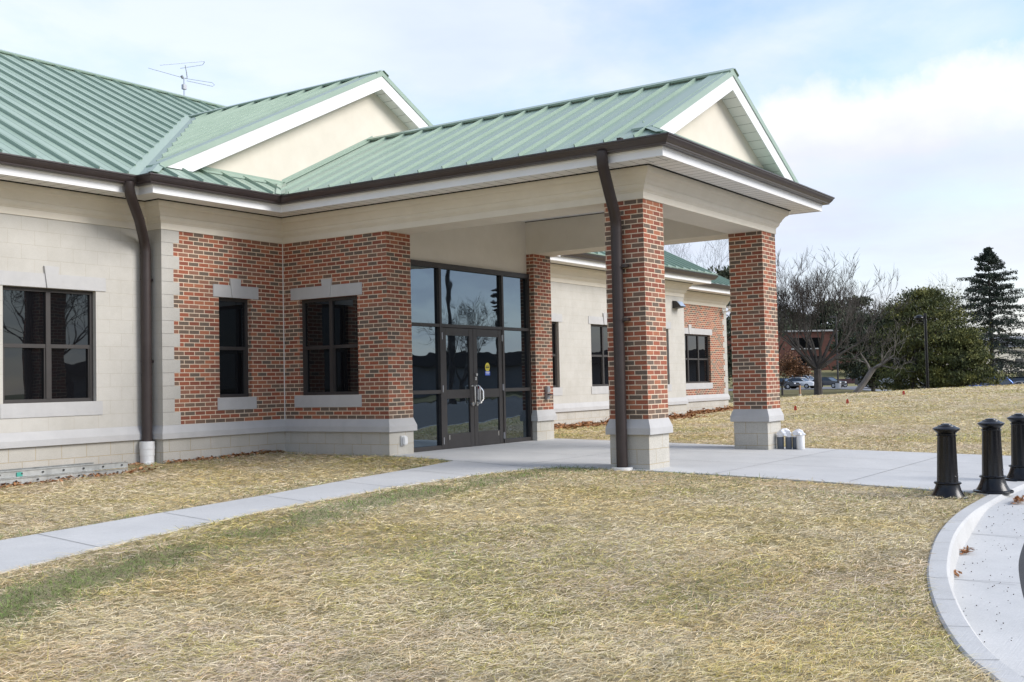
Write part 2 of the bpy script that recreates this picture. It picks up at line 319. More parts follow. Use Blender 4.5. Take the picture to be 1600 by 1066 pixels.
# ---------------------------------------------------------------- terrain
def sstep(a, b, x): t = min(1, max(0, (x-a)/(b-a))); return t*t*(3-2*t)
Fh = Vector((F.x, F.y)).normalized(); Rh = Vector((Fh.y, -Fh.x))
def far(u, d, z=None):
    q = Vector((CAM.x, CAM.y))+Fh*d+Rh*d*(u-800)/1712.4
    return Vector((q.x, q.y, terrain(q.x, q.y) if z is None else z))
CR = [(-9, 0), (.17, 0), (.20, .07), (.245, .26), (.30, .36), (.38, .50), (.467, .60), (.6, .7), (9, .7)]
def crest(a):
    for (a0, c0), (a1, c1) in zip(CR, CR[1:]):
        if a <= a1: return c0+(c1-c0)*(a-a0)/(a1-a0)
    return .7
def terrain(x, y):
    d = (x-CAM.x)*Fh.x+(y-CAM.y)*Fh.y; r = (x-CAM.x)*Rh.x+(y-CAM.y)*Rh.y
    g = .022*max(-14, min(0, y+2.3))+.015*max(-14, min(x, 0))
    if y > -2.3: g += .05*sstep(-1.2, 0, y)*sstep(.0, -.3, x)*(1 if x < .2 else 0)
    if d > 12:
        a = r/max(d, 1)
        m = crest(a)*sstep(20, 45, d)
        if a > .17: g = g*(1-sstep(22, 44, d))
        h = g+m
        k = sstep(47, 68, d); h = h*(1-k)-(.45+.6*sstep(.36, .42, a))*k
        h += 2.9*sstep(160, 205, d)+3.0*sstep(230, 420, d)
        h += .03*noise.noise(Vector((x*.35, y*.35, 0)))*sstep(20, 30, d)
        return h
    return g
# kerb line (outer = lawn side)
KO = [(-16.5, -26), (-14.2, -20), (-12.2, -16.4), (-10.6, -14.75), (-9.2, -13.7), (-8.4, -13.2), (-7.78, -12.89), (-7.45, -12.70), (-7.04, -12.52), (-6.43, -12.30), (-5.64, -12.06), (-4.85, -11.87), (-3.6, -11.64), (-2.3, -11.5), (-.97, -11.47), (1, -11.49), (5.15, -11.5), (12, -11.5), (30, -11.6), (60, -11.8)]
def catmull(P, n=6):
    o = []
    for i in range(len(P)-1):
        p0 = P[max(i-1, 0)]; p1 = P[i]; p2 = P[i+1]; p3 = P[min(i+2, len(P)-1)]
        for k in range(n):
            t = k/n
            o.append(tuple(.5*((2*p1[j])+(-p0[j]+p2[j])*t+(2*p0[j]-5*p1[j]+4*p2[j]-p3[j])*t*t+(-p0[j]+3*p1[j]-3*p2[j]+p3[j])*t**3) for j in (0, 1)))
    o.append(tuple(P[-1])); return o
KC = catmull(KO)
def offset_curve(P, d):
    o = []
    for i, p in enumerate(P):
        a = Vector(P[max(i-1, 0)]); b = Vector(P[min(i+1, len(P)-1)]); t = (b-a).normalized(); n = Vector((t.y, -t.x))
        o.append((p[0]+n.x*d, p[1]+n.y*d))
    return o
def drop(x):  # how far the road lies under the lawn: a full kerb, flush at the crossing
    return .15-.135*sstep(-2.9, -1.3, x)
def kerb_y(x):
    for (x0, y0), (x1, y1) in zip(KC, KC[1:]):
        if x0 <= x <= x1: return y0+(y1-y0)*(x-x0)/(x1-x0)
    return -12
def road_z(x, y): return terrain(x, y)-drop(x)
def in_poly(x, y, P):
    c = False; j = len(P)-1
    for i in range(len(P)):
        if (P[i][1] > y) != (P[j][1] > y) and x < (P[j][0]-P[i][0])*(y-P[i][1])/(P[j][1]-P[i][1])+P[i][0]: c = not c
        j = i
    return c
DRIVE = list(KC)+[(60, -31), (5, -31), (-5, -27), (-9, -26)]
DRIVE_R = offset_curve(KC, .08)+[(60, -31), (5, -31), (-5, -27), (-9, -26)]
def ground_mesh():
    xs = sorted(set([round(v, 3) for v in list(np.arange(-22, 12, .5))+list(np.arange(12, 60, 1.6))+[-3000, -1200, -500, -200, -100, -60, -40, -30, -25, 60, 64, 70, 76, 84, 92, 100, 110, 120, 130, 140, 150, 160, 175, 190, 205, 220, 240, 265, 300, 340, 380, 430, 500, 700, 1200, 3000]]))
    ys = sorted(set([round(v, 3) for v in list(np.arange(-28, 6, .5))+list(np.arange(6, 60, 1.6))+[-3000, -1200, -500, -200, -100, -60, -45, -36, -31, 60, 66, 72, 80, 88, 96, 105, 115, 125, 135, 145, 160, 175, 190, 210, 230, 260, 300, 340, 400, 500, 700, 1200, 3000]]))
    poly = DRIVE_R; segs = []
    pts = [(x+.013, y+.007) for x in xs for y in ys]
    def near(p): 
        return any(abs(p[0]-q[0]) < .3 and abs(p[1]-q[1]) < .12 for q in poly)
    pts = [p for p in pts if not near(p)]
    n0 = len(pts); allp = pts+list(poly); m = len(poly)
    edges = [(n0+i, n0+(i+1) % m) for i in range(m)]
    v, e, f, *_ = geometry.delaunay_2d_cdt([Vector(p) for p in allp], edges, [], 0, 1e-5)
    mb = MB(); idx = {}; fs = []
    for t in f:
        c = sum((v[i] for i in t), Vector((0, 0)))/3; ins = in_poly(c.x, c.y, poly)
        q = []
        for i in t:
            k = (i, ins)
            if k not in idx:
                idx[k] = len(mb.v); z = terrain(v[i].x, v[i].y)-(.25 if ins else 0); mb.v.append((v[i].x, v[i].y, z))
            q.append(idx[k])
        fs.append(tuple(q))
    mb.f = fs; return mb
def ground_material():
    m, nt, p = mat('dormant_lawn', (.3, .25, .12), .95, spec=.15)
    g = N(nt, 'ShaderNodeNewGeometry'); Lk = nt.links.new
    n = N(nt, 'ShaderNodeTexNoise', i_Scale=.55, i_Detail=10, i_Roughness=.68); Lk(g.outputs['Position'], n.inputs['Vector'])
    r = ramp(nt, [(.28, (.30, .27, .11)), (.40, (.44, .365, .19)), (.52, (.56, .465, .29)), (.66, (.64, .545, .36))]); Lk(n.outputs[0], r.inputs[0])
    mp = N(nt, 'ShaderNodeMapping', i_Scale=(9, 30, 9), i_Rotation=(0, 0, .5)); Lk(g.outputs['Position'], mp.inputs[0])
    n2 = N(nt, 'ShaderNodeTexNoise', i_Scale=1, i_Detail=8, i_Roughness=.85); Lk(mp.outputs[0], n2.inputs['Vector'])
    r2 = ramp(nt, [(.3, (.5, .5, .5)), (.7, (1.35, 1.35, 1.35))]); Lk(n2.outputs[0], r2.inputs[0])
    mx = N(nt, 'ShaderNodeMix', data_type='RGBA', blend_type='MULTIPLY'); mx.inputs['Factor'].default_value = 1
    Lk(r.outputs[0], mx.inputs['A']); Lk(r2.outputs[0], mx.inputs['B'])
    # beyond the knoll the unmown strip is olive
    sp = N(nt, 'ShaderNodeVectorMath', operation='DISTANCE'); Lk(g.outputs['Position'], sp.inputs[0]); sp.inputs[1].default_value = tuple(CAM)
    mr = N(nt, 'ShaderNodeMapRange'); mr.inputs['From Min'].default_value = 47; mr.inputs['From Max'].default_value = 56; Lk(sp.outputs['Value'], mr.inputs[0])
    n4 = N(nt, 'ShaderNodeTexNoise', i_Scale=.12, i_Detail=6, i_Roughness=.7); Lk(g.outputs['Position'], n4.inputs['Vector'])
    r4 = ramp(nt, [(.4, (.085, .075, .032)), (.62, (.20, .175, .085))]); Lk(n4.outputs[0], r4.inputs[0])
    m3 = N(nt, 'ShaderNodeMix', data_type='RGBA'); Lk(mr.outputs[0], m3.inputs['Factor']); Lk(mx.outputs['Result'], m3.inputs['A']); Lk(r4.outputs[0], m3.inputs['B'])
    mr2 = N(nt, 'ShaderNodeMapRange'); mr2.inputs['From Min'].default_value = 160; mr2.inputs['From Max'].default_value = 170; Lk(sp.outputs['Value'], mr2.inputs[0])
    m4 = N(nt, 'ShaderNodeMix', data_type='RGBA'); Lk(mr2.outputs[0], m4.inputs['Factor']); Lk(m3.outputs['Result'], m4.inputs['A']); m4.inputs['B'].default_value = (.24, .22, .11, 1)
    Lk(m4.outputs['Result'], p.inputs['Base Color'])
    bp = N(nt, 'ShaderNodeBump', i_Strength=1, i_Distance=.05); Lk(n2.outputs[0], bp.inputs['Height']); Lk(bp.outputs[0], p.inputs['Normal'])
    return m
g_o = ground_mesh().build('ground', ground_material(), smooth=True); set_props(g_o, kind='structure')
# ---------------------------------------------------------------- paving
def slab(name, poly, zf, m, th=.12, lift=.012, bev=0):
    """a paved sheet following zf, subdivided so that it follows the fall of the ground"""
    mb = MB(); n = len(poly)
    v, e, f, *_ = geometry.delaunay_2d_cdt([Vector(p) for p in poly], [(i, (i+1) % n) for i in range(n)], [], 1, 1e-5)
    mb.v = [(p.x, p.y, zf(p.x, p.y)+lift) for p in v]; mb.f = [tuple(t) for t in f]
    k = len(mb.v); 
    top = {(round(p.x, 4), round(p.y, 4)): i for i, p in enumerate(v)}
    ring = [top.get((round(x, 4), round(y, 4))) for x, y in poly]
    for i in range(n):
        a, b = ring[i], ring[(i+1) % n]
        if a is None or b is None: continue
        A, B = mb.v[a], mb.v[b]; c = len(mb.v)
        mb.v += [(A[0], A[1], A[2]-th), (B[0], B[1], B[2]-th)]; mb.f.append((a, b, c+1, c))
    o = mb.build(name, m); return set_props(o, kind='structure')
def subd(P, step=.5):
    o = []
    for i in range(len(P)):
        a = Vector(P[i]); b = Vector(P[(i+1) % len(P)]); k = max(1, int((b-a).length/step))
        o += [tuple(a.lerp(b, j/k)) for j in range(k)]
    return o
PADX = 5.15
def pad_z(x, y): return .022*min(0, y+2.3)
kj = [p for p in KC if -.62 < p[0] < PADX-.05]
PAD = [(0.0, -2.26), (PADX, -2.26)]+[(PADX, y) for y in (-4, -6, -8, -10)]+[(PADX, kerb_y(PADX))]+list(reversed(kj))+[(-.62, kerb_y(-.62)), (-.5, -11.1), (-.40, -10.4), (-.2, -9), (-.12, -8), (-.1, -7.3), (-.1, -6.6), (-.12, -5.95), (-.22, -5.72), (-.5, -5.52), (-.2, -3.83), (-.05, -3.3), (0.0, -2.9)]
pad = slab('pavement', PAD, pad_z, M['concrete'])
WF = [(-.2, -3.83), (-1.34, -4.0), (-2.81, -4.15), (-4.72, -4.42), (-6.55, -4.58), (-7.96, -4.72), (-10, -5.0), (-14, -6.3), (-20, -9.5)]
WN = [(-.5, -5.52), (-1.52, -5.27), (-3.4, -5.2), (-5.58, -5.38), (-7.42, -5.75), (-8.82, -6.13), (-10.5, -6.75), (-14.3, -7.9), (-20.5, -11)]
WALK = [WF[0]]+WF[1:]+list(reversed(WN))
walk = slab('path', WALK, terrain, M['concrete'], lift=.014)
# sawn joints in the concrete (shallow dark grooves)
def joint(mb, a, b, zf, w=.007, lift=.016):
    a = Vector(a); b = Vector(b); k = max(1, int((b-a).length/.4)); t = (b-a).normalized(); n = Vector((-t.y, t.x))*w/2
    for i in range(k):
        p = a.lerp(b, i/k); q = a.lerp(b, (i+1)/k)
        mb.quad((p.x-n.x, p.y-n.y, zf(p.x, p.y)+lift), (q.x-n.x, q.y-n.y, zf(q.x, q.y)+lift), (q.x+n.x, q.y+n.y, zf(q.x, q.y)+lift), (p.x+n.x, p.y+n.y, zf(p.x, p.y)+lift))
jm = MB()
def lerp_x(P, x):
    for (x0, y0), (x1, y1) in zip(P, P[1:]):
        if min(x0, x1) <= x <= max(x0, x1): return (x, y0+(y1-y0)*(x-x0)/(x1-x0))
for xf in (-1.6, -3.1, -4.6, -6.1, -7.6, -9.1, -10.6):
    joint(jm, lerp_x(WF, xf), lerp_x(WN, xf-.15), terrain, lift=.018)
for y in (-5.1, -8.0, -9.8): joint(jm, (-.08 if y > -5.8 else -.1, y), (PADX, y), pad_z)
joint(jm, (-.2, -3.83), (-.5, -5.52), pad_z, lift=.019)
for x in (1.7, 3.4): joint(jm, (x, -2.3), (x, -11.4), pad_z)
set_props(jm.build('pavement_joints', M['joint']), kind='structure')
# kerb, gutter pan, asphalt
K0 = 6*4  # the part of the kerb curve near the camera onward
KW = .155; kin = offset_curve(KC, KW); kf = offset_curve(KC, KW+.02); gut = offset_curve(KC, KW+.48)
mb = MB()
ring = []
for (x, y), (xi, yi), (xf, yf) in zip(KC, kin, kf):
    z = terrain(x, y)+.014; dz = drop(x); zr = terrain(x, y)-dz
    zt_ = z+.004
    off2 = offset_curve([(x, y), (xi, yi)], 0)
    a = Vector((x, y)); b = Vector((xi, yi)); n = (b-a).normalized()
    ring.append([(x, y, zr-.12), (x, y, zt_-.012), (x+n.x*.015, y+n.y*.015, zt_), (xi-n.x*.02, yi-n.y*.02, zt_), (xi, yi, zt_-.02), (xf, yf, zr+.003), (xf, yf, zr-.12)])
k = 7
for r_ in ring: mb.v += r_
for i in range(len(ring)-1):
    for a in range(k-1): mb.f.append((i*k+a, (i+1)*k+a, (i+1)*k+a+1, i*k+a+1))
set_props(mb.build('kerb', M['kerb'], smooth=True), kind='structure')
mb = MB()
for (a, b) in zip(kf, gut):
    mb.v += [(a[0], a[1], road_z(*a)), (b[0], b[1], road_z(*b)-.012)]
for i in range(len(kf)-1): mb.f.append((2*i, 2*i+1, 2*i+3, 2*i+2))
set_props(mb.build('road_gutter', M['concrete']), kind='structure')
mb = MB()
acc = 0; last = Vector(KC[0])
for i in range(1, len(KC)):
    acc += (Vector(KC[i])-last).length; last = Vector(KC[i])
    if acc > .62 and -10 < KC[i][0] < -.6:
        acc = 0; full = random.random() < .4
        x, y = KC[i]; zk = terrain(x, y)+.0205
        a = Vector(KC[i]); b = Vector(kin[i]); 
        if drop(x) > .12: joint(mb, a.lerp(b, .05), b.lerp(a, .1), lambda X, Y: zk, w=.0045, lift=0)
for xq in (-2.6, -4.75, -7.2):
    i = min(range(len(KC)), key=lambda j: abs(KC[j][0]-xq))
    joint(mb, kf[i], gut[i], lambda X, Y: road_z(X, Y), w=.008, lift=.003)
set_props(mb.build('kerb_joints', M['joint']), kind='structure')
ASP = gut+[(60, -30.5), (5, -30.5), (-5, -26.4), (-8.5, -26)]
mb = MB(); n = len(ASP)
v, e, f, *_ = geometry.delaunay_2d_cdt([Vector(p) for p in ASP], [(i, (i+1) % n) for i in range(n)], [], 1, 1e-5)
mb.v = [(p.x, p.y, road_z(p.x, p.y)-.012) for p in v]; mb.f = [tuple(t) for t in f]
set_props(mb.build('road', M['asphalt']), kind='structure')
# ================================================================ the building
PW, PD, PP, BW, SY, WY1, WY2, WX1, WX2 = 4.96, 7.038, 2.368, 2.55, .327, .519, 1.744, 17.09, 23.11
CW = .61; OF, OG = .64, .817
B = thing('office_building', 'single storey brick and block building with green metal roofs and a columned entrance portico', 'building')
def wall_panel(mb, axis, c, a0, a1, z0, z1, holes=(), depth=.10, out=-1):
    """rectangular wall in the plane axis=c with window holes and their reveals; out = sign of the outward normal"""
    As = sorted({a0, a1, *[h[0] for h in holes], *[h[1] for h in holes]}); Zs = sorted({z0, z1, *[h[2] for h in holes], *[h[3] for h in holes]})
    P = (lambda a, z, d=0: (a, c-out*d, z)) if axis == 'y' else (lambda a, z, d=0: (c-out*d, a, z))
    for i in range(len(As)-1):
        for j in range(len(Zs)-1):
            am, zm = (As[i]+As[i+1])/2, (Zs[j]+Zs[j+1])/2
            if any(h[0] < am < h[1] and h[2] < zm < h[3] for h in holes): continue
            mb.quad(P(As[i], Zs[j]), P(As[i+1], Zs[j]), P(As[i+1], Zs[j+1]), P(As[i], Zs[j+1]))
    for h in holes:
        for (p, q) in (((h[0], h[2]), (h[0], h[3])), ((h[1], h[2]), (h[1], h[3])), ((h[0], h[2]), (h[1], h[2])), ((h[0], h[3]), (h[1], h[3]))):
            mb.quad(P(*p), P(*q), P(*q, depth), P(*p, depth))
    return mb
Z0 = -.35
WIN = (1.0, 2.64)
w_left = [(-8.02, -6.55), (-4.952, -3.485)]
w_right = [(8.42, 9.85), (11.44, 12.95), (14.5, 16.0)]
mk = lambda ws: [(a, b, *WIN) for a, b in ws]
def bw(name, m, *panels):
    mb = MB()
    for p in panels: wall_panel(mb, *p)
    return mb.build(name, m, B, recalc=False)
# upper walls, brick parts and painted block parts
bw('block_wall', M['block'], ('y', SY, -16, -BW, ZC, ZT+.3, mk(w_left)), ('x', -BW, 0, SY, ZC, ZT+.3))
QX = -BW+.22
bw('brick_wall', M['brick'], ('y', 0, -BW, 0, ZB, ZT+.05, [(-1.428, -.747, *WIN)]))
bw('brick_wall', M['brick'], ('x', 0, -PP, 0, ZB, ZT+.05, [(-1.727, -.378, *WIN)]), ('y', -PP, 0, CW, ZB, ZT+.05))
bw('brick_wall', M['brick'], ('x', PW, -PP, 0, ZB, ZT+.05, (), .1, 1), ('y', 0, PW, PW+BW, ZB, ZT+.05), ('x', PW+BW, 0, WY1, ZB, ZT+.05, (), .1, 1))
bw('block_wall', M['block'], ('y', WY1, PW+BW, WX1, ZC, ZT+.3, mk(w_right)), ('x', WX1, WY1, WY2, ZC, ZT+.3, (), .1, 1))
bw('brick_wall', M['brick'], ('y', WY2, WX1, WX2-.02, ZB, ZT+.05, [(18.42, 21.68, *WIN)]))
bw('block_wall', M['block'], ('x', WX2, WY2, 15, ZC, ZT+.3, (), .1, 1), ('y', 15.4, -16, WX2, Z0, ZT+.3, (), .1, 1), ('x', -16, SY, 15.4, Z0, ZT+.3))
# base course of split block, all round
mb = MB()
for p in [('y', SY, -16, -BW, Z0, ZC), ('x', -BW, 0, SY, Z0, ZC), ('y', 0, -BW, 0, Z0, ZC), ('x', 0, -PP, 0, Z0, ZC), ('y', -PP, 0, CW, Z0, ZC), ('x', CW, -PP, -PP+.3, Z0, ZC, (), .1, 1),
          None, ('y', -PP, PW-CW, PW, Z0, ZC), ('x', PW-CW, -PP, -PP+.3, Z0, ZC), ('x', PW, -PP, 0, Z0, ZC, (), .1, 1), ('y', 0, PW, PW+BW, Z0, ZC), ('x', PW+BW, 0, WY1, Z0, ZC, (), .1, 1),
          ('y', WY1, PW+BW, WX1, Z0, ZC), ('x', WX1, WY1, WY2, Z0, ZC, (), .1, 1), ('y', WY2, WX1, WX2, Z0, ZC), ('x', WX2, WY2, 15, Z0, ZC, (), .1, 1)]:
    if p is None: mb.build('base_wall', M['base_block'], B, recalc=False); mb = MB()
    else: wall_panel(mb, *p)
mb.build('base_wall', M['base_block'], B, recalc=False)
CAPP = [(0.0, ZC+.002), (.045, ZC), (.045, ZC+.09), (.002, ZB+.002), (-.02, ZB+.002), (-.02, ZC+.002)]
mb = MB(); mb.sweep([(-16, SY), (-BW, SY), (-BW, 0), (0, 0), (0, -PP), (CW, -PP), (CW, -PP+.1)], CAPP); mb.build('water_table', M['stone'], B); mb = MB()
mb.sweep([(PW-CW, -PP+.1), (PW-CW, -PP), (PW, -PP), (PW, 0), (PW+BW, 0), (PW+BW, WY1), (WX1, WY1), (WX1, WY2), (WX2, WY2), (WX2, 15)], CAPP)
mb.build('water_table', M['stone'], B)
# quoins: blocks three brick courses high, alternately long and short, 3 mm proud
mb = MB(); mq = MB(); q = 3.048/15
for i in range(15):
    z0 = ZB+i*q; wd = .335 if i % 2 == 0 else .222
    mb.box(-BW-.003, -BW+wd, -.003, .02, z0+.002, z0+q-.002)
    mq.box(WX2-wd, WX2+.003, WY2-.003, WY2+.02, z0+.002, z0+q-.002)
mb.build('quoins', M['quoin'], B); mq.build('quoins', M['quoin'], B)
bw('quoin_backing', M['joint'], ('y', -.0015, -BW, -BW+.22, ZB, ZT)); bw('quoin_backing', M['joint'], ('y', WY2-.0015, WX2-.22, WX2, ZB, ZT))
mb = MB(); mb.box(-.012, .0, -.012, 0, ZC, ZT); mb.build('movement_joint', M['caulk'], B)
# inner sides of the door recess, columns' own bricks
bw('brick_wall', M['brick'], ('x', CW, -PP, -PP+.3, ZB, ZT, (), .1, 1))
bw('brick_wall', M['brick'], ('x', PW-CW, -PP, -PP+.3, ZB, ZT, ()), ('y', -PP, PW-CW, PW, ZB, ZT))
def column(x, y, zb):
    c = MB()
    for a in (('y', y, x, x+CW, ZB, ZT, (), .1, -1), ('x', x, y, y+CW, ZB, ZT, (), .1, -1), ('y', y+CW, x, x+CW, ZB, ZT, (), .1, 1), ('x', x+CW, y, y+CW, ZB, ZT, (), .1, 1)): wall_panel(c, *a)
    o = c.build('column', M['brick'], B, recalc=False)
    d = MB()
    for a in (('y', y, x, x+CW, zb, ZC, (), .1, -1), ('x', x, y, y+CW, zb, ZC, (), .1, -1), ('y', y+CW, x, x+CW, zb, ZC, (), .1, 1), ('x', x+CW, y, y+CW, zb, ZC, (), .1, 1)): wall_panel(d, *a)
    d.build('column_base', M['base_block'], o, recalc=False)
    e = MB(); e.sweep([(x, y+CW), (x, y), (x+CW, y), (x+CW, y+CW)], CAPP, closed=True); e.build('column_cap', M['stone'], o)
column(0, -PD, -.3); column(PW-CW, -PD, -.3)
# ---- windows
LIN = (2.655, 2.855)
def trim(axis, c, a0, a1, out=-1, m=None, key=True, sill_ext=(.05, .10), lin_ext=(.12, .17), pr=.012, ko=.0):
    P = (lambda b, a, z: b.box(a[0], a[1], c+out*pr, c-out*.06, z[0], z[1])) if axis == 'y' else (lambda b, a, z: b.box(c+out*pr, c-out*.06, a[0], a[1], z[0], z[1]))
    s = MB(); P(s, (a0-sill_ext[0], a1+sill_ext[1]), (.795, .998)); s.build('window_sill', M['stone'], B, bevel=.003)
    l = MB(); P(l, (a0-lin_ext[0], a1+lin_ext[1]), (2.642, 2.845)); l.build('lintel', M['stone'], B, bevel=.003)
    k = MB(); m_ = (a0+a1)/2+ko; w0, w1, t = .075, .12, .03
    pts = [(m_-w0, 2.641), (m_+w0, 2.641), (m_+w1, 2.955), (m_-w1, 2.955)]
    Q = (lambda a, z, d: (a, c+out*d, z)) if axis == 'y' else (lambda a, z, d: (c+out*d, a, z))
    vs = [Q(a, z, t) for a, z in pts]+[Q(a, z, -.05) for a, z in pts]
    k.add(vs, [(0, 1, 2, 3), (4, 7, 6, 5), (0, 4, 5, 1), (1, 5, 6, 2), (2, 6, 7, 3), (3, 7, 4, 0)]); k.build('keystone', M['stone'], B, bevel=.003)
def window(axis, c, a0, a1, lights, rail=1.81, out=-1, name='window', rec=.075, z=WIN, fr=.052):
    """frame in a reveal; lights = number of lights side by side, each split by a meeting rail"""
    f = MB(); z0, z1 = z
    def P(b, a, zz, d0, d1):
        if axis == 'y': b.box(a[0], a[1], c-out*d0, c-out*d1, zz[0], zz[1])
        else: b.box(c-out*d0, c-out*d1, a[0], a[1], zz[0], zz[1])
    d0, d1 = rec, rec+.07
    P(f, (a0, a0+fr), (z0, z1), d0, d1); P(f, (a1-fr, a1), (z0, z1), d0, d1)
    P(f, (a0+fr, a1-fr), (z0, z0+fr), d0+.002, d1); P(f, (a0+fr, a1-fr), (z1-fr, z1), d0+.002, d1)
    w = (a1-a0)/lights
    for i in range(1, lights): P(f, (a0+w*i-.036, a0+w*i+.036), (z0+fr, z1-fr), d0-.004, d1)
    for i in range(lights):
        s0 = a0+w*i+(fr if i == 0 else .036); s1 = a0+w*(i+1)-(fr if i == lights-1 else .036)
        P(f, (s0, s1), (rail-.028, rail+.028), d0+.006, d1)
        P(f, (s0, s0+.022), (z0+fr, rail-.028), d0+.012, d1); P(f, (s1-.022, s1), (z0+fr, rail-.028), d0+.012, d1)
    fo = f.build(name, M['bronze'], B)
    g = MB()
    for i in range(lights):
        s0 = a0+w*i+(fr if i == 0 else .036)-.01; s1 = a0+w*(i+1)-(fr if i == lights-1 else .036)+.01
        for zz, dd in (((z0+fr-.01, rail-.02), d0+.045), ((rail+.02, z1-fr+.01), d0+.028)):
            if axis == 'y': g.quad((s0, c-out*dd, zz[0]), (s1, c-out*dd, zz[0]), (s1, c-out*dd, zz[1]), (s0, c-out*dd, zz[1]))
            else: g.quad((c-out*dd, s0, zz[0]), (c-out*dd, s1, zz[0]), (c-out*dd, s1, zz[1]), (c-out*dd, s0, zz[1]))
    g.build('glass', M['glass'], fo, recalc=False)
for a, b in w_left: window('y', SY, a, b, 2); trim('y', SY, a, b)
window('y', 0, -1.428, -.747, 1); trim('y', 0, -1.428, -.747)
window('x', 0, -1.727, -.378, 2); trim('x', 0, -1.727, -.378, sill_ext=(.06, .13), lin_ext=(.11, .19))
for a, b in w_right: window('y', WY1, a, b, 2); trim('y', WY1, a, b)
window('y', WY2, 18.42, 21.68, 4); trim('y', WY2, 18.42, 21.68)
# ---- storefront entrance
YD = -PP+.108
sf = MB(); d = .115
def sb(a0, a1, z0, z1, p=0): sf.box(a0, a1, YD-p, YD+d, z0, z1)
XJ0, XJ1, XM1, XM2 = CW+.002, PW-CW-.002, 1.535, 3.425
sb(XJ0, XJ0+.06, -.02, 3.25); sb(XJ1-.06, XJ1, -.02, 3.25)
sb(XJ0+.06, XJ1-.06, 3.16, 3.25, .002)
for x in (XM1, XM2): sb(x-.032, x+.032, -.02, 3.16, .003)
for a, b in ((XJ0+.06, XM1-.032), (XM2+.032, XJ1-.06)):
    sb(a, b, -.02, .085); sb(a, b, .978, 1.042); sb(a, b, 2.135, 2.19)
sb(XM1+.032, XM2-.032, 2.135, 2.19, .001)
store = sf.build('storefront_frame', M['bronze'], B, bevel=.003)
g = MB(); yg = YD+.055
for a, b, z0, z1 in ((XJ0+.05, XM1-.02, .08, .985), (XJ0+.05, XM1-.02, 1.035, 2.14), (XJ0+.05, XM1-.02, 2.185, 3.17), (XM1+.02, XM2-.02, 2.185, 3.17), (XM2+.02, XJ1-.05, .08, .985), (XM2+.02, XJ1-.05, 1.035, 2.14), (XM2+.02, XJ1-.05, 2.185, 3.17)):
    g.quad((a, yg, z0), (b, yg, z0), (b, yg, z1), (a, yg, z1))
g.build('glass', M['door_glass'], store, recalc=False)
def door(x0, x1, hinge):
    f = MB(); y0, y1 = YD+.012, YD+.057; st = .118
    f.box(x0, x0+st, y0, y1, .012, 2.128); f.box(x1-st, x1, y0, y1, .012, 2.128)
    f.box(x0+st, x1-st, y0+.001, y1, .012, .27); f.box(x0+st, x1-st, y0+.001, y1, .885, 1.04); f.box(x0+st, x1-st, y0+.001, y1, 1.995, 2.128)
    o = f.build('door', M['bronze'], B, bevel=.003)
    g = MB()
    for z0, z1 in ((.26, .89), (1.035, 2.0)): g.quad((x0+st-.01, y0+.022, z0), (x1-st+.01, y0+.022, z0), (x1-st+.01, y0+.022, z1), (x0+st-.01, y0+.022, z1))
    g.build('glass', M['door_glass'], o, recalc=False)
    hx = x0 if hinge < 0 else x1
    for z in (.16, 1.06, 1.98):
        h = MB(); h.tube([(hx+hinge*.008, y0-.012, z-.06), (hx+hinge*.008, y0-.012, z+.06)], .011, 8); h.box(hx-.012, hx+.012, y0-.006, y0+.002, z-.055, z+.055)
        h.build('hinge', M['grey_metal'], o)
    # pull handle: a bowed bar standing off the meeting stile
    sx = x1-.06 if hinge < 0 else x0+.06; o2 = 1 if hinge < 0 else -1
    h = MB(); pts = [(sx, y0, 1.10), (sx-o2*.0, y0-.05, 1.105), (sx-o2*.012, y0-.075, 1.09), (sx-o2*.012, y0-.08, 1.02), (sx-o2*.012, y0-.08, .86), (sx-o2*.012, y0-.078, .80), (sx, y0-.055, .775), (sx, y0, .775)]
    h.tube(pts, .014, 10)
    h.lathe([(0.0, -.01), (.03, -.01), (.03, .01), (.0, .01)], 14, (sx, y0-.012, 1.10)); 
    h.tube([(sx, y0+.001, .775), (sx, y0-.03, .775)], .036, 14)
    h.build('handle', M['steel'], o, smooth=True)
    sw = MB(); wx = x0+st+.05 if hinge < 0 else x1-st-.05
    sw.box(wx-.012, wx+.012, y0-.004, y0+.002, .17, .25) ; sw.build('door_sweep_tag', M['steel'], o)
    return o, sx
XD = (XM1+XM2)/2
dl, _ = door(XM1+.035, XD-.003, -1); dr, sx = door(XD+.003, XM2-.035, 1)
y0 = YD+.012
lk = MB(); lk.tube([(sx, y0+.001, 1.30), (sx, y0-.03, 1.30)], .027, 16); lk.box(sx-.022, sx+.022, y0-.008, y0+.001, 1.20, 1.26); lk.build('lock', M['steel'], dr, smooth=True)
bx_ = MB(); bx_.box(sx-.005, sx+.115, y0-.035, y0+.0, .84, 1.09); bx_.build('latch_box', M['grey_metal'], dr, bevel=.008)
rd = MB(); rd.box(sx+.015, sx+.075, y0-.055, y0-.034, 1.045, 1.095); rd.build('red_indicator', mat('red_plastic', (.35, .01, .015), .4)[0], dr, bevel=.006)
pk = MB(); pk.tube([(sx+.10, y0-.03, 1.06), (sx+.13, y0-.06, 1.0), (sx+.13, y0-.065, .86), (sx+.06, y0-.06, .79), (sx, y0-.05, .785)], .018, 10); pk.build('security_chain', M['steel'], dr, smooth=True)
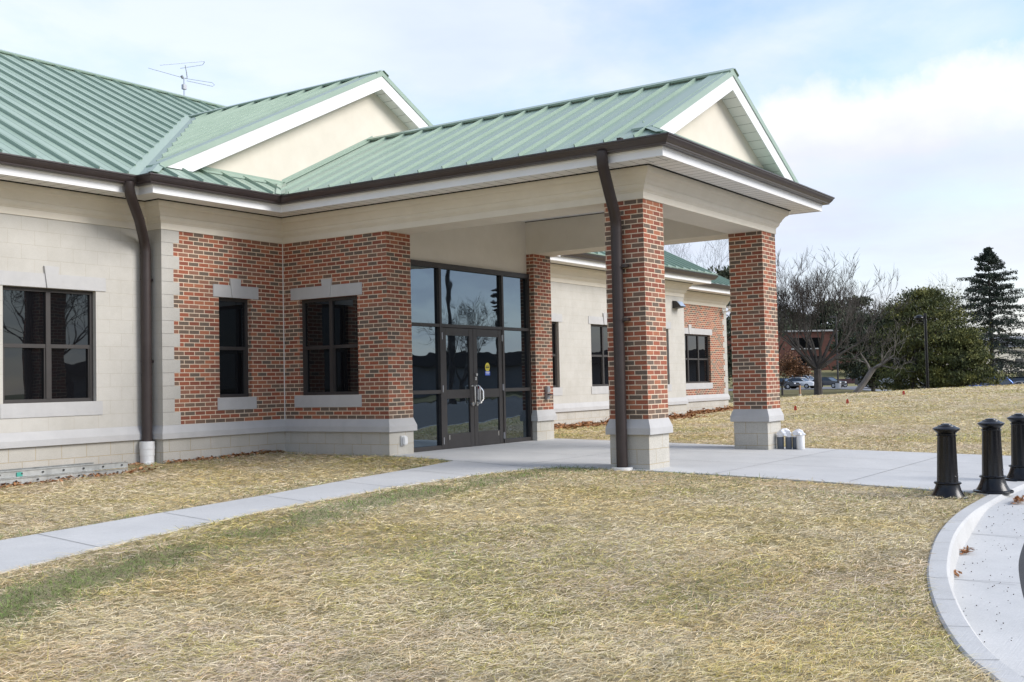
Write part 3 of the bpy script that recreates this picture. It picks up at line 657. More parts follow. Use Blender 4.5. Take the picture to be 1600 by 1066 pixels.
# notice on the right leaf: yellow oval over a small blue panel
yy = y0+.018; sxx = 2.935
mb = MB(); mb.v = [(sxx, yy-.001, 1.435)]+[(sxx+.072*math.cos(t), yy-.001, 1.435+.083*math.sin(t)) for t in np.linspace(0, 2*math.pi, 29)[:-1]]; mb.f = [(0, i+1, (i+1) % 28+1) for i in range(28)]
st_ = mb.build('yellow_sticker', mat('sticker_yellow', (.72, .60, .05), .5)[0], dr, recalc=False)
mb = MB(); mb.box(sxx-.055, sxx+.055, yy-.0035, yy-.002, 1.42, 1.45)
for s_ in (-1, 1):
    mb.box(sxx-.04, sxx+.04, yy-.0035, yy-.002, 1.435+s_*.035-.004, 1.435+s_*.035+.004)
mb.build('sticker_band', mat('sticker_dark', (.10, .09, .03), .5)[0], st_)
mb = MB(); mb.box(sxx-.075, sxx+.075, yy-.002, yy+.0005, 1.285, 1.365); bs = mb.build('blue_sticker', mat('sticker_blue', (.05, .12, .55), .5)[0], dr)
mb = MB(); mb.box(sxx-.06, sxx+.06, yy-.0045, yy-.0025, 1.335, 1.35); mb.box(sxx-.045, sxx+.045, yy-.0045, yy-.0025, 1.31, 1.32); mb.build('sticker_lines', M['white'], bs)
mb = MB(); mb.box(XJ0, XJ1, YD-.02, YD+.12, -.05, .006); mb.build('threshold', M['grey_metal'], B)
bw('stucco_wall', M['stucco'], ('y', YD+.06, CW, PW-CW, 3.2, 4.35))
# ---- portico beams, ceiling, frieze
ZCL = 4.28
mb = MB()
e = .003
mb.box(e, CW, -PD+CW, YD+.3, ZT, ZCL-.001); mb.box(PW-CW, PW-e, -PD+CW, YD+.3, ZT, ZCL-.001); mb.box(e, PW-e, -PD+e, -PD+CW, ZT, ZCL-.001)
mb.build('portico_beam', M['stucco'], B)
mb = MB(); mb.quad((0, -PD, ZCL), (PW, -PD, ZCL), (PW, YD+.2, ZCL), (0, YD+.2, ZCL)); mb.build('portico_ceiling', M['soffit'], B, recalc=False)
mb = MB()
for c in ((CW+.006, 'x'), (PW-CW-.006, 'x')): mb.box(c[0]-.006, c[0]+.006, -PD+CW, YD+.06, ZCL-.014, ZCL-.002)
mb.box(CW, PW-CW, -PD+CW, -PD+CW+.012, ZCL-.014, ZCL-.002); mb.build('ceiling_gap', M['joint'], B)
OUT = [(-16, SY), (-BW, SY), (-BW, 0), (0, 0), (0, -PD), (PW, -PD), (PW, 0), (PW+BW, 0), (PW+BW, WY1), (WX1, WY1), (WX1, WY2), (WX2, WY2), (WX2, 15)]
Z4 = 4.05
FR = [(-.04, ZT-.002), (.016, ZT-.002), (.016, ZT+.095), (.024, ZT+.10), (.034, ZT+.118), (.046, ZT+.125), (.066, ZT+.16), (.072, ZT+.195), (.086, ZT+.205), (.105, ZT+.245), (.138, ZT+.29), (.150, ZT+.305), (.186, ZT+.325), (.196, ZT+.36), (.200, Z4), (-.04, Z4)]
mb = MB(); mb.sweep(OUT, FR); mb.build('frieze', M['stucco'], B)
mb = MB(); mb.sweep(OUT, [(.19, Z4+.001), (.222, Z4+.001), (.222, Z4+.014), (.19, Z4+.014)]); mb.build('shadow_strip', M['dark'], B)  # black strip painting in the shadow line between frieze and soffit
mb = MB(); mb.sweep(OUT, [(.0, Z4+.014), (OF-.012, Z4+.014), (OF-.012, Z4+.03), (0, Z4+.03)]); soff = mb.build('soffit', M['soffit'], B)
mb = MB(); mb.sweep(OUT, [(OF-.02, Z4), (OF, Z4), (OF, Z4+.10), (OF+.012, Z4+.104), (OF+.012, Z4+.125), (OF+.004, Z4+.13), (OF+.004, 4.30), (OF-.02, 4.30)]); mb.build('fascia', M['white'], B)
GP = [(OF+.005, 4.172), (OF+.09, 4.172), (OF+.102, 4.178), (OF+.105, 4.196), (OF+.118, 4.205), (OF+.140, 4.232), (OF+.160, 4.262), (OF+.162, 4.274), (OG-.004, 4.276), (OG, 4.284), (OG, 4.300), (OG-.018, 4.300), (OG-.018, 4.29), (OF+.14, 4.275), (OF+.085, 4.19), (OF+.02, 4.19), (OF+.02, 4.300), (OF+.005, 4.300)]
mb = MB(); mb.sweep(OUT, GP); mb.build('gutter', M['gutter'], B)
for ax, c0, c1, a0, a1 in (('x', SY-OF+.02, SY-.2, -15.8, -BW-.6), ('y', -OF+.02, -.21, -PD-.5, -.3), ('x', -PD-OF+.02, -PD-.21, -.5, PW+.5)):
    mb = MB(); a = a0
    while a < a1:
        mb.box(a, a+.005, c0, c1, Z4+.0125, Z4+.0139) if ax == 'x' else mb.box(c0, c1, a, a+.005, Z4+.0125, Z4+.0139); a += .2
    absorb(soff, mb, M['joint'])
# ---- roofs
XC = PW/2; SL = .5
def clip_t(poly, s):
    ts = []
    for i in range(len(poly)):
        (s0, t0), (s1, t1) = poly[i], poly[(i+1) % len(poly)]
        if (s0-s)*(s1-s) < 0: ts.append(t0+(t1-t0)*(s-s0)/(s1-s0))
    return sorted(ts)
def roof(name, poly3, sdir_, first, sp, th=.02, ribs=True, trim0=.0, trim1=.06, parent=None, vg=.0):
    """poly3: corners in the roof plane; seams run square to sdir_ (the eave direction)"""
    P = [Vector(p) for p in poly3]; sd = Vector(sdir_).normalized()
    n = (P[1]-P[0]).cross(P[2]-P[0]).normalized()
    if n.z < 0: n = -n
    td = n.cross(sd); 
    if td.z < 0: td = -td
    O = P[0]; q = [((p-O).dot(sd), (p-O).dot(td)) for p in P]
    mb = MB(); b = len(P)
    mb.v = [tuple(p) for p in P]+[tuple(p-n*th) for p in P]
    mb.f = [tuple(range(b)), tuple(b+i for i in reversed(range(b)))]+[(i, (i+1) % b, b+(i+1) % b, b+i) for i in range(b)]
    o = mb.build(name, M['roof'], parent or B)
    smin, smax = min(a for a, _ in q), max(a for a, _ in q)
    f0 = (Vector(first)-O).dot(sd) if hasattr(first, '__len__') else first
    k0 = math.floor((smin-f0)/sp); s = f0+k0*sp; se = MB()
    while s < smax:
        ts = clip_t(q, s) if s > smin+.02 else []
        if len(ts) >= 2 and ts[-1]-ts[0] > .1:
            a, c = ts[0]+(vg if ts[0] > .08 else trim0), ts[-1]-trim1
            if c-a < .1: s += sp; continue
            o0 = O+sd*(s-.007)+td*a
            se.obox(o0, sd*.014, td*(c-a), n*.048)
        if ribs:
            for fr in (.33, .67):
                ss = s+sp*fr
                if ss < smin+.02 or ss > smax-.02: continue
                ts = clip_t(q, ss)
                g_ = vg if ts and ts[0] > .08 else .01
                if len(ts) >= 2 and ts[-1]-ts[0] > .15+g_: se.obox(O+sd*(ss-.010)+td*(ts[0]+g_), sd*.012, td*(ts[-1]-ts[0]-.07-g_), n*.0035)
        s += sp
    if se.v: absorb(o, se)
    return o
EZ = 4.33; EO = OF+.02
zP = lambda x: EZ+SL*(x+EO)            # portico left slope
RZ = zP(XC)                              # portico ridge
YF = -PD-.315                            # rake line of the portico gable
# portico slopes (left one runs back to the bay gable)
hx = EO-(-PD-EO-YF)*-1
yE = -PD-EO; hd = YF-yE                  # how far the hip runs in before it meets the rake
bayR = lambda x: 4.315+SL*(x+BW+OF+.02)
YB = -.17; SB = .08
roof('roof', [(-EO, yE, EZ), (-EO+hd, YF, EZ+SL*hd), (XC, YF, RZ), (XC, SB, RZ), (.08, SB, zP(.08)), (-EO, -EO, EZ)], (0, 1, 0), (0, -.855, 0), .459)
XR = PW+EO
roof('roof', [(XR, yE, EZ), (XR-hd, YF, EZ+SL*hd), (XC, YF, RZ), (XC, SB, RZ), (PW-.08, SB, zP(.08)), (XR, -EO, EZ)], (0, 1, 0), (0, -.855, 0), .459)
# portico front pent
YS = -PD-.06
dp = YS-yE
roof('roof', [(-EO, yE, EZ), (XR, yE, EZ), (XR-dp, YS, EZ+SL*dp), (-EO+dp, YS, EZ+SL*dp)], (1, 0, 0), (.18, 0, 0), .459, trim1=.03)
# bay gable roof
EBx = -BW-EO; EBr = PW+BW+EO; EZB = 4.325; RB = EZB+SL*(XC-EBx)
YM0 = SY-EO; zM = lambda y: EZB+SL*(y-YM0)
yrb = YM0+(RB-EZB)/SL
hb = YB+EO
roof('roof', [(EBx, -EO, EZB), (EBx+hb, YB, EZB+SL*hb), (XC, YB, RB), (XC, yrb, RB), (EBx, YM0, EZB)], (0, 1, 0), (0, -.25, 0), .49, vg=.24)
roof('roof', [(EBr, -EO, EZB), (EBr-hb, YB, EZB+SL*hb), (XC, YB, RB), (XC, yrb, RB), (EBr, YM0, EZB)], (0, 1, 0), (0, -.25, 0), .49)
# bay pent
roof('roof', [(EBx, -EO, EZB), (-EO, -EO, EZB), (.08, SB, EZB+SL*(SB+EO)), (EBx+SB+EO, SB, EZB+SL*(SB+EO))], (1, 0, 0), (-2.759, 0, 0), .479, trim1=.03)
roof('roof', [(XR, -EO, EZB), (EBr, -EO, EZB), (EBr-SB-EO, SB, EZB+SL*(SB+EO)), (PW-.08, SB, EZB+SL*(SB+EO))], (1, 0, 0), (PW+.9, 0, 0), .479, trim1=.03)
# main roof, front slope left and right of the bay, and back slope
YR = 7.7; ZR = zM(YR)
XW = WX1+EO
ZX = XC
roof('roof', [(-16.6, YM0, EZB), (EBx, YM0, EZB), (XC, yrb, RB), (XC, YR, ZR), (-16.6, YR, ZR)], (1, 0, 0), (-4.861, 0, 0), .4915, vg=.20)
roof('roof', [(EBr, YM0, EZB), (XW, YM0, EZB), (XW, YR, ZR), (XC, YR, ZR), (XC, yrb, RB)], (1, 0, 0), (17.3, 0, 0), .4915)
roof('roof', [(-16.6, 2*YR-YM0, EZB), (XW, 2*YR-YM0, EZB), (XW, YR, ZR), (-16.6, YR, ZR)], (1, 0, 0), (-4.861, 0, 0), .4915, ribs=False)
YM2 = WY2-EO; YR2 = 7.7; ZR2 = EZB+SL*(YR2-YM2)
roof('roof', [(XW-1.4, YM2, EZB-.01), (WX2+EO, YM2, EZB-.01), (WX2+EO, YR2, ZR2-.01), (XW-1.4, YR2, ZR2-.01)], (1, 0, 0), (23.3, 0, 0), .4915)
# gable walls
def gable(name, y, xl, xr, zb, ridge_z, out=1):
    mb = MB(); xm = (xl+xr)/2; zs = ridge_z-SL*(xm-xl)
    mb.add([(xl, y, zb), (xr, y, zb), (xr, y, max(zs, zb)), (xm, y, ridge_z), (xl, y, max(zs, zb))], [(0, 1, 2, 3, 4)])
    return mb.build(name, M['stucco'], B, recalc=False)
gable('gable_wall', YS, -EO+dp-.02, XR-dp+.02, EZ+.1, RZ-.05)
gable('gable_wall', SB, EBx+.72, EBr-.72, 4.3, RB-.05)
if 1:
    mb = MB(); mb.add([(WX1, SY, 4.0), (WX1, 2*YR-SY, 4.0), (WX1, YR, ZR-.1)], [(0, 1, 2)]); mb.build('gable_wall', M['stucco'], B, recalc=False); mb = MB(); mb.add([(WX2, WY2, 4.0), (WX2, 15, 4.0), (WX2, YR, ZR2-.15)], [(0, 1, 2)])
mb.build('gable_wall', M['stucco'], B, recalc=False)
# rake boards, rake trims, gable soffits
def rake(y, xe, xc, xe2, zf, rz, depth=.27, cov=.30, ov=.25):
    """white board and green edge trim along both slopes of a gable whose front edge is at y"""
    for s, x0 in ((1, xe), (-1, xe2)):
        z0 = rz-SL*abs(xc-x0)
        b = MB(); d = .028
        xt = xc-s*(rz-.03-zf)/SL; xb = xc-s*(rz-.03-depth-zf)/SL
        pf = [(xt, zf), (xc, rz-.03), (xc, rz-.03-depth), (xb, zf)]
        b.add([(x, y-.02, z) for x, z in pf]+[(x, y, z) for x, z in pf], [(0, 1, 2, 3), (4, 7, 6, 5), (0, 4, 5, 1), (3, 2, 6, 7), (0, 3, 7, 4), (1, 5, 6, 2)])
        b.build('rake_board', M['white'], B)
        t = MB()
        for (ya, yb_, za, zb_) in ((y-.035, y+cov, .012, .046), (y-.036, y-.021, -.055, .030)):
            t.add([(x0, ya, z0+za), (xc, ya, rz+za), (xc, yb_, rz+za), (x0, yb_, z0+za), (x0, ya, z0+zb_), (xc, ya, rz+zb_), (xc, yb_, rz+zb_), (x0, yb_, z0+zb_)],
                  [(0, 3, 2, 1), (4, 5, 6, 7), (0, 1, 5, 4), (2, 3, 7, 6), (0, 4, 7, 3), (1, 2, 6, 5)])
        t.build('rake_trim', M['roof'], B)
        sf_ = MB(); w = ov+.02
        zz = -.03-depth+.035
        x1_ = xb; z1_ = rz-SL*abs(xc-x1_)
        sf_.quad((x1_, y, z1_+zz), (xc, y, rz+zz), (xc, y+w, rz+zz), (x1_, y+w, z1_+zz))
        so = sf_.build('gable_soffit', M['soffit'], B, recalc=False)
        gr = MB(); ln = abs(xc-x1_); k = .2
        while k < ln:
            xx = x1_+s*k; z_ = z1_+SL*k+zz-.0015
            gr.quad((xx, y, z_), (xx+s*.006, y, z_+SL*.006), (xx+s*.006, y+w-.01, z_+SL*.006), (xx, y+w-.01, z_)); k += .2
        absorb(so, gr, M['joint'])
rake(YF, -EO+hd, XC, XR-hd, EZ+SL*hd+.01, RZ, depth=.25)
rake(YB, EBx+hb, XC, EBr-hb, EZB+SL*hb+.01, RB, depth=.28)
# ridge caps with closures between the seams
def ridge_cap(a, b, side, sp, first, axis, w=.16, lift=.052):
    a, b = Vector(a), Vector(b); dr_ = (b-a).normalized(); s = Vector(side).normalized()
    mb = MB(); cl = MB()
    for sg in (1, -1):
        dn = (s*sg*1.0-Vector((0, 0, SL))).normalized(); up = dr_.cross(dn); up = up if up.z > 0 else -up
        mb.obox(a+up*lift, b-a, dn*w, up*.010)
        mb.obox(a+up*(lift-.022)+dn*(w-.004), b-a, dn*.006, up*.024)
        L_ = (b-a).length; k = 0; off = (first-(a.x if axis == 'x' else a.y)) % sp
        pos = [0]+[off+sp*i for i in range(int(L_/sp)+1) if off+sp*i < L_]+[L_]
        for p, q_ in zip(pos, pos[1:]):
            if q_-p > .08: cl.obox(a+dr_*(p+.028)+dn*(w-.07)+up*.001, dr_*(q_-p-.056), dn*.035, up*(lift-.002))
    o = mb.build('ridge_cap', M['roof'], B); cl.build('ridge_closure', M['roof'], o)
ridge_cap((XC, YF-.06, RZ), (XC, SB, RZ), (1, 0, 0), .459, -.855, 'y')
ridge_cap((XC, YB-.06, RB), (XC, yrb, RB), (1, 0, 0), .49, -.25, 'y')
ridge_cap((-16.6, YR, ZR), (XW, YR, ZR), (0, 1, 0), .4915, -4.861, 'x')
# valleys and hips, flashings at the foot of the gables
def strip(name, a, b, w1, w2, lift=.012, side=None):
    """folded flashing: a line a-b with wings w1, w2 (vectors)"""
    a, b, w1, w2 = map(Vector, (a, b, w1, w2)); u = Vector((0, 0, lift)); t = Vector((0, 0, .006)); mb = MB()
    for w in (w1, w2):
        mb.obox(a+u, b-a, w, t)
    return mb.build(name, M['roof'], B)
va = Vector((EBx, YM0, EZB)); vb = Vector((XC, yrb, RB)); 
strip('valley_flashing', va, vb, (-.20, 0, 0), (0, -.22, 0), .014)
strip('valley_flashing', (-EO, -EO, EZ), (.08, SB, EZ+SL*(SB+EO)), (-.11, 0, 0), (0, -.11, 0), .02)
strip('hip_flashing', (EBx, -EO, EZB), (EBx+hb, YB, EZB+SL*hb), (.12, 0, 0), (0, .12, 0), .035)
strip('hip_flashing', (-EO, yE, EZ), (-EO+hd, YF, EZ+SL*hd), (.10, 0, 0), (0, .10, 0), .035)
strip('hip_flashing', (XR, yE, EZ), (XR-hd, YF, EZ+SL*hd), (-.10, 0, 0), (0, .10, 0), .035)
for (y, x0, x1, z) in ((SB, EBx+.9, .08, EZB+SL*(SB+EO)), (YS, -EO+dp, XR-dp, EZ+SL*dp)):
    mb = MB(); mb.box(x0, x1, y-.012, y-.001, z-.02, z+.07); mb.obox((x0, y-.10, z-SL*.10+.012), (x1-x0, 0, 0), (0, .1, SL*.1), (0, 0, .03)); mb.build('wall_flashing', M['roof'], B)
# step flashing where the portico slope meets the bay gable
a = Vector((.08, SB-.004, zP(.08))); b = Vector((XC, SB-.004, RZ)); mb = MB(); mb.obox(a, b-a, (0, 0, .09), (0, -.004, 0)); mb.obox(a+Vector((0, -.08, .012)), b-a, (0, .08, 0), (0, 0, .03)); mb.build('step_flashing', M['roof'], B)
# small dark bracket on the gutter edge near the portico corner
mb = MB(); mb.box(-OF-.10, -OF-.02, -PD-.02-.06, -PD-.02, 4.30, 4.35); mb.build('gutter_bracket', M['brown'], B)
# ---- downspouts
def downspout(pts, r, boot, straps, wall):
    d = MB(); d.tube(pts, r, 20)
    o = d.build('downspout', M['brown'], B, smooth=True)
    for p in pts[-2:-1]: pass
    for z in straps:
        s = MB(); s.tube([(pts[-1][0], pts[-1][1], z-.012), (pts[-1][0], pts[-1][1], z+.012)], r+.004, 20); x, y = pts[-1][0], pts[-1][1]
        if wall == 'y': s.box(x+r-.01, x+r+.06, y-.02, y+r+.03, z-.02, z+.02)
        else: s.box(x-.02, x+r+.03, y-r-.06, y-r+.01, z-.02, z+.02)
        s.build('strap', M['brown'], o)
    for z in boot[2]:
        s = MB(); s.tube([(pts[-1][0], pts[-1][1], z-.03), (pts[-1][0], pts[-1][1], z+.0)], r+.003, 20); s.build('pipe_collar', M['brown'], o, smooth=True)
    x, y = pts[-1][0], pts[-1][1]; b = MB()
    if boot[0] == 'elbow':
        z = boot[1]
        b.lathe([(.07, z-.11), (.106, z-.11), (.106, z+.01), (.112, z+.012), (.112, z+.11), (.117, z+.112), (.117, z+.225), (.085, z+.23), (.083, z+.1)], 28, (x, y, 0))
        b.tube([(x, y, z-.09), (x-.01, y-.02, z-.13), (x-.02, y-.07, z-.19)], [.097, .10, .098], 24)
    else:
        z = boot[1]; b.lathe([(.09, z-.1), (.135, z-.1), (.135, z+.005), (.148, z+.01), (.148, z+.055), (.115, z+.06), (.112, z)], 28, (x, y, 0))
    b.build('white_boot', M['pvc'], o, smooth=True)
r = .078
downspout([(-3.43, SY-.74, 4.20), (-3.43, SY-.74, 4.10), (-3.38, SY-.70, 4.02), (-3.02, SY-.42, 3.72), (-2.76, SY-.17, 3.50), (-2.69, SY-.11, 3.40), (-2.672, SY-.10, 3.30), (-2.672, SY-.10, 3.0), (-2.672, SY-.10, .2)], r, ('elbow', .13, (3.28, 1.4)), (2.86, 1.59), 'y')
downspout([(-.735, -6.83, 4.20), (-.735, -6.83, 4.08), (-.70, -6.82, 4.0), (-.45, -6.76, 3.72), (-.19, -6.69, 3.47), (-.115, -6.67, 3.36), (-.10, -6.665, 3.25), (-.10, -6.665, 2.9), (-.10, -6.665, -.08)], r, ('flat', -.115, (3.23, 1.05)), (2.72, 1.98), 'x')
# ================================================================ small things on the building
t = thing('wall_light', 'dark wedge shaped wall light on the pale wing wall beside the far brick bay', 'wall light', (16.5, WY1, 3.27))
mb = MB(); mb.add([(-.19, -.003, 0), (.19, -.003, 0), (.19, -.003, .23), (-.19, -.003, .23), (-.19, -.27, .03), (.19, -.27, .03), (.19, -.12, .21), (-.19, -.12, .21)], [(0, 1, 2, 3), (4, 7, 6, 5), (0, 4, 5, 1), (3, 2, 6, 7), (0, 3, 7, 4), (1, 5, 6, 2)]); mb.build('housing', M['bronze'], t, bevel=.006)
mb = MB(); mb.quad((-.17, -.262, .052), (.17, -.262, .052), (.17, -.136, .203), (-.17, -.136, .203)); 
for i in range(4): mb.v[i] = (mb.v[i][0], mb.v[i][1]-.006, mb.v[i][2]+.004)
mb.build('lens', mat('lamp_lens', (.32, .38, .48), .12)[0], t, recalc=False)
t = thing('security_camera', 'small white security camera high on the corner of the far brick bay', 'camera', (22.85, WY2, 3.50))
mb = MB(); mb.box(-.06, .06, -.025, -.001, -.06, .06); mb.tube([(0, -.02, 0), (0, -.16, -.01), (0, -.22, .05)], .022, 8); mb.build('bracket', M['white'], t, smooth=True)
mb = MB(); mb.tube([(.14, -.24, .03), (-.17, -.32, .13)], [.055, .06], 14); mb.box(-.2, .12, -.36, -.24, .16, .175); mb.build('camera_body', M['white'], t, smooth=True)
t = thing('outlet_cover', 'white weatherproof outlet cover on the block base left of the doors', 'outlet', (.325, -PP, .155))
mb = MB(); mb.box(-.06, .06, -.035, -.001, 0, .16); mb.build('backplate', M['pvc'], t, bevel=.008); mb = MB(); mb.box(-.05, .05, -.085, -.034, .012, .15); mb.build('hinged_cover', M['pvc'], t, bevel=.015)
t = thing('intercom_box', 'grey metal intercom box on the brick pier right of the doors', 'intercom', (4.70, -PP, .80))
mb = MB(); mb.box(-.055, .055, -.07, -.001, .13, .26); mb.build('upper_box', M['grey_metal'], t, bevel=.01); mb = MB(); mb.box(-.055, .055, -.06, -.001, 0, .12); mb.build('lower_box', M['grey_metal'], t, bevel=.008)
mb = MB(); mb.obox((-.05, -.062, .10), (.1, 0, 0), (0, -.07, -.03), (0, -.01, .012)); mb.build('flap', M['bronze'], t)
# aerial on the ridge
t = thing('tv_antenna', 'thin silver television aerial on a mast behind the left roof ridge', 'antenna', (4.41, 8.0, 8.0))
al = mat('aluminium', (.42, .46, .52), .4, .5)[0]
mb = MB(); mb.tube([(0, 0, 0), (0, 0, .95)], .018, 8); mb.build('mast', al, t); mb = MB(); mb.box(-.05, .05, -.04, .04, .66, .78); mb.build('rotor', M['grey_metal'], t); mb = MB(); mb.tube([(-.03, 0, .93), (-.08, 0, .99)], .035, 8); mb.build('clamp', M['grey_metal'], t)
mb = MB(); mb.tube([(.0, 0, .94), (.10, 0, .97), (.06, -.02, 1.12), (.02, -.03, 1.27)], .016, 6); mb.build('boom', al, t)
V = Vector
mb = MB(); mb.tube([(-.72, 0, 1.11), (.64, 0, 1.52), (.66, .02, 1.50), (.64, .06, 1.44), (-.06, .06, 1.19)], .0085, 5); mb.build('dipole', al, t)
mb = MB(); mb.tube([(-.76, .4, 1.10), (.12, .1, .98), (.72, -.2, .95), (.78, -.22, .90), (.74, -.2, .86), (.16, .1, .93)], .0075, 5); mb.build('dipole', al, t)
# ladder lying along the wall
def ladder():
    t = thing('extension_ladder', 'weathered aluminium extension ladder lying on the grass along the left wall', 'ladder', (-8.05, -.60, -.045))
    lm = noisy('ladder_aluminium', (.34, .35, .34), (.50, .51, .50), 8, .45, metal=.35, stain=(6, .3)); dk = mat('ladder_rubber', (.02, .02, .02), .7)[0]
    for (z, dy, L_) in ((.005, 0, 4.42), (.095, .04, 4.45)):
        for yy in (0, .40):
            m = MB(); y = yy+dy; L2 = L_ if yy == 0 else L_-.28
            m.box(0, L2, y, y+.006, z, z+.082); m.box(0, L2, y-.012, y+.02, z+.076, z+.082); m.box(0, L2, y-.012, y+.02, z, z+.006); m.build('rail', lm, t)
        for k in range(14):
            m = MB(); x = .28+k*.305+(.1 if z > .05 else 0); m.tube([(x, dy-.008, z+.041), (x, dy+.405, z+.041)], .016, 8); r_ = m.build('rung', lm, t)
            m = MB(); m.tube([(x, dy-.0155, z+.041), (x, dy-.0085, z+.041)], .013, 8); m.build('rung_end', dk, r_)
    m = MB(); m.box(2.75, 2.83, .025, .04, .10, .155); m.build('green_label', mat('teal_label', (.05, .30, .24), .5)[0], t)
ladder()
# paint pots and plastic bags beside the far column
def pot(x, y, h, r, dark, lab, rz):
    z = pad_z(x, y)+.012
    t = thing('plastic_jar', lab, 'jar', (x, y, z), rz, 'plastic jars by the far column')
    m = MB(); m.lathe([(.0, 0), (r*.93, 0), (r, .01), (r, h*.92), (r*.95, h), (0, h)], 24)
    m.build('jar_body', noisy('jar_grey', (.075, .09, .115), (.10, .12, .15), 9, .35) if dark else M['pvc'], t, smooth=True)
    m = MB(); m.lathe([(0, h+.002), (r*1.04, h+.002), (r*1.04, h+.022), (0, h+.022)], 24); m.build('lid', M['white'], t, smooth=True)
pot(4.705, -7.12, .205, .058, True, 'dark grey jar touching the base of the far column', 0)
pot(4.735, -7.255, .205, .055, True, 'dark grey jar in the middle of the row by the far column', .3)
pot(4.79, -7.36, .205, .058, True, 'bluish grey jar half hidden behind the white jar', .8)
pot(4.745, -7.46, .215, .068, False, 'white plastic jar at the outer end of the row', .1)
def bag(x, y, z, sx, sy, sz, seed, lab):
    m = MB(); rr = random.Random(seed); n, k = 22, 12
    for j in range(k+1):
        f = j/k
        for i in range(n):
            a = 2*math.pi*i/n; w = noise.noise(Vector((math.cos(a)*1.6+seed, math.sin(a)*1.6, f*3)))
            rad = (1-f**3*.72)*(1+.28*w)*(.86+.14*math.sin(5*a+f*4+seed))
            m.v.append((sx*rad*math.cos(a), sy*rad*math.sin(a), sz*(f+.10*w*f)))
    for j in range(k):
        for i in range(n): m.f.append((j*n+i, j*n+(i+1) % n, (j+1)*n+(i+1) % n, (j+1)*n+i))
    m.f.append(tuple(k*n+i for i in range(n)))
    pm = mat('thin_white_plastic', (.78, .79, .82), .35)[0]
    o = m.build('plastic_bag', pm, smooth=True, recalc=False); o.location = (x, y, z); set_props(o, lab, 'plastic bag', 'bags on the jars')
bag(4.72, -7.19, pad_z(0, -7.2)+.242, .10, .13, .12, 3, 'crumpled white bag over the two dark jars nearest the column')
bag(4.765, -7.42, pad_z(0, -7.4)+.255, .09, .11, .10, 8, 'crumpled white bag over the white jar at the end')
# bollards
def bollard():
    t = thing('bollard', 'black fluted bollard leftmost of the three standing in the grass edge', 'bollard', (0, 0, 0), 0, 'black bollards at the kerb')
    m = MB(); m.lathe([(.0, 0), (.205, 0), (.21, .008), (.205, .024), (.178, .03), (.158, .06), (.138, .10), (.125, .145), (.122, .162), (0, .162)], 40); m.build('base', M['black_iron'], t, smooth=True)
    m = MB(); m.lathe([(0, .163), (.134, .163), (.142, .170), (.142, .178), (.132, .186), (0, .186)], 40); m.build('collar', M['black_iron'], t, smooth=True)
    m = MB(); m.lathe([(0, .18), (.112, .18), (.111, .20), (.097, .675), (.096, .685), (0, .69)], 96, flute=12, fl=(.19, .68)); m.build('shaft', M['black_iron'], t, smooth=True)
    for a in (-2.3, -1.85):
        s_ = MB(); s_.tube([(.108*math.cos(a), .108*math.sin(a), .252), (.114*math.cos(a), .114*math.sin(a), .252)], .006, 8); s_.build('screw', M['steel'], t)
    m = MB(); m.lathe([(0, .682), (.101, .682), (.106, .688), (.106, .694), (.094, .70), (.094, .708), (.112, .728), (.138, .752), (.141, .758), (.139, .766), (.115, .778), (.090, .788), (.086, .796), (.060, .802), (.055, .811), (.03, .817), (.0, .818)], 40); m.build('cap', M['black_iron'], t, smooth=True)
    return t
def dup(r, loc, rz=None, label=None):
    c = r.copy(); COL.objects.link(c); c.location = loc
    if rz is not None: c.rotation_euler = (0, 0, rz)
    if label: c['label'] = label
    def kids(a, b):
        for ch in [o for o in a.children]:
            d = ch.copy(); COL.objects.link(d); d.parent = b; kids(ch, d)
    kids(r, c); return c
b0 = bollard()
b0.location = (-.93, -11.13, pad_z(0, -11.13)-.03); b0.rotation_euler = (R(.6), R(-1.4), .2)
dup(b0, (-.405, -11.49, pad_z(0, -11.44)+.012), .5, 'black fluted bollard in the middle, on the pavement edge by the kerb').rotation_euler = (0, R(-.5), .5)
dup(b0, (1.165, -11.515, pad_z(0, -11.45)+.012), 1.1, 'black fluted bollard farthest right, cut by the photo edge').rotation_euler = (0, 0, 1.1)
# marker flags and a stake on the knoll
fm = mat('red_flag', (.62, .05, .03), .6)[0]
for i, (u, d_, lab) in enumerate(((1239.5, 31, 'small red marker flag in the lawn nearest the far column'), (1321, 34, 'small red marker flag on the lawn below the leaning bare tree'), (1409, 38, 'small red marker flag on the lawn left of the lamp post'))):
    p = far(u, d_); t = thing('marker_flag', lab, 'flag', p, .97, 'red marker flags on the lawn')
    m = MB(); m.tube([(0, 0, 0), (.005, 0, .20)], .004, 5); m.build('wire', M['grey_metal'], t)
    m = MB(); m.add([(-.07, 0, .09), (.055, .01, .08), (.06, -.01, .20), (-.06, .01, .21), (0, .02, .22), (0, -.015, .08)], [(0, 5, 4, 3), (5, 1, 2, 4)]); m.build('flag', fm, t, recalc=False)
p = far(1247.5, 50); t = thing('wooden_stake', 'thin pale wooden stake behind the lawn left of the big bare tree', 'stake', p); m = MB(); m.box(-.05, .05, -.03, .03, 0, .5); o = m.build('post', mat('pale_wood', (.34, .2, .12), .9)[0], t); m = MB(); m.box(-.06, .06, -.04, .04, .0, .1); m.build('foot', mat('pale_foot', (.5, .46, .38), .9)[0], t)
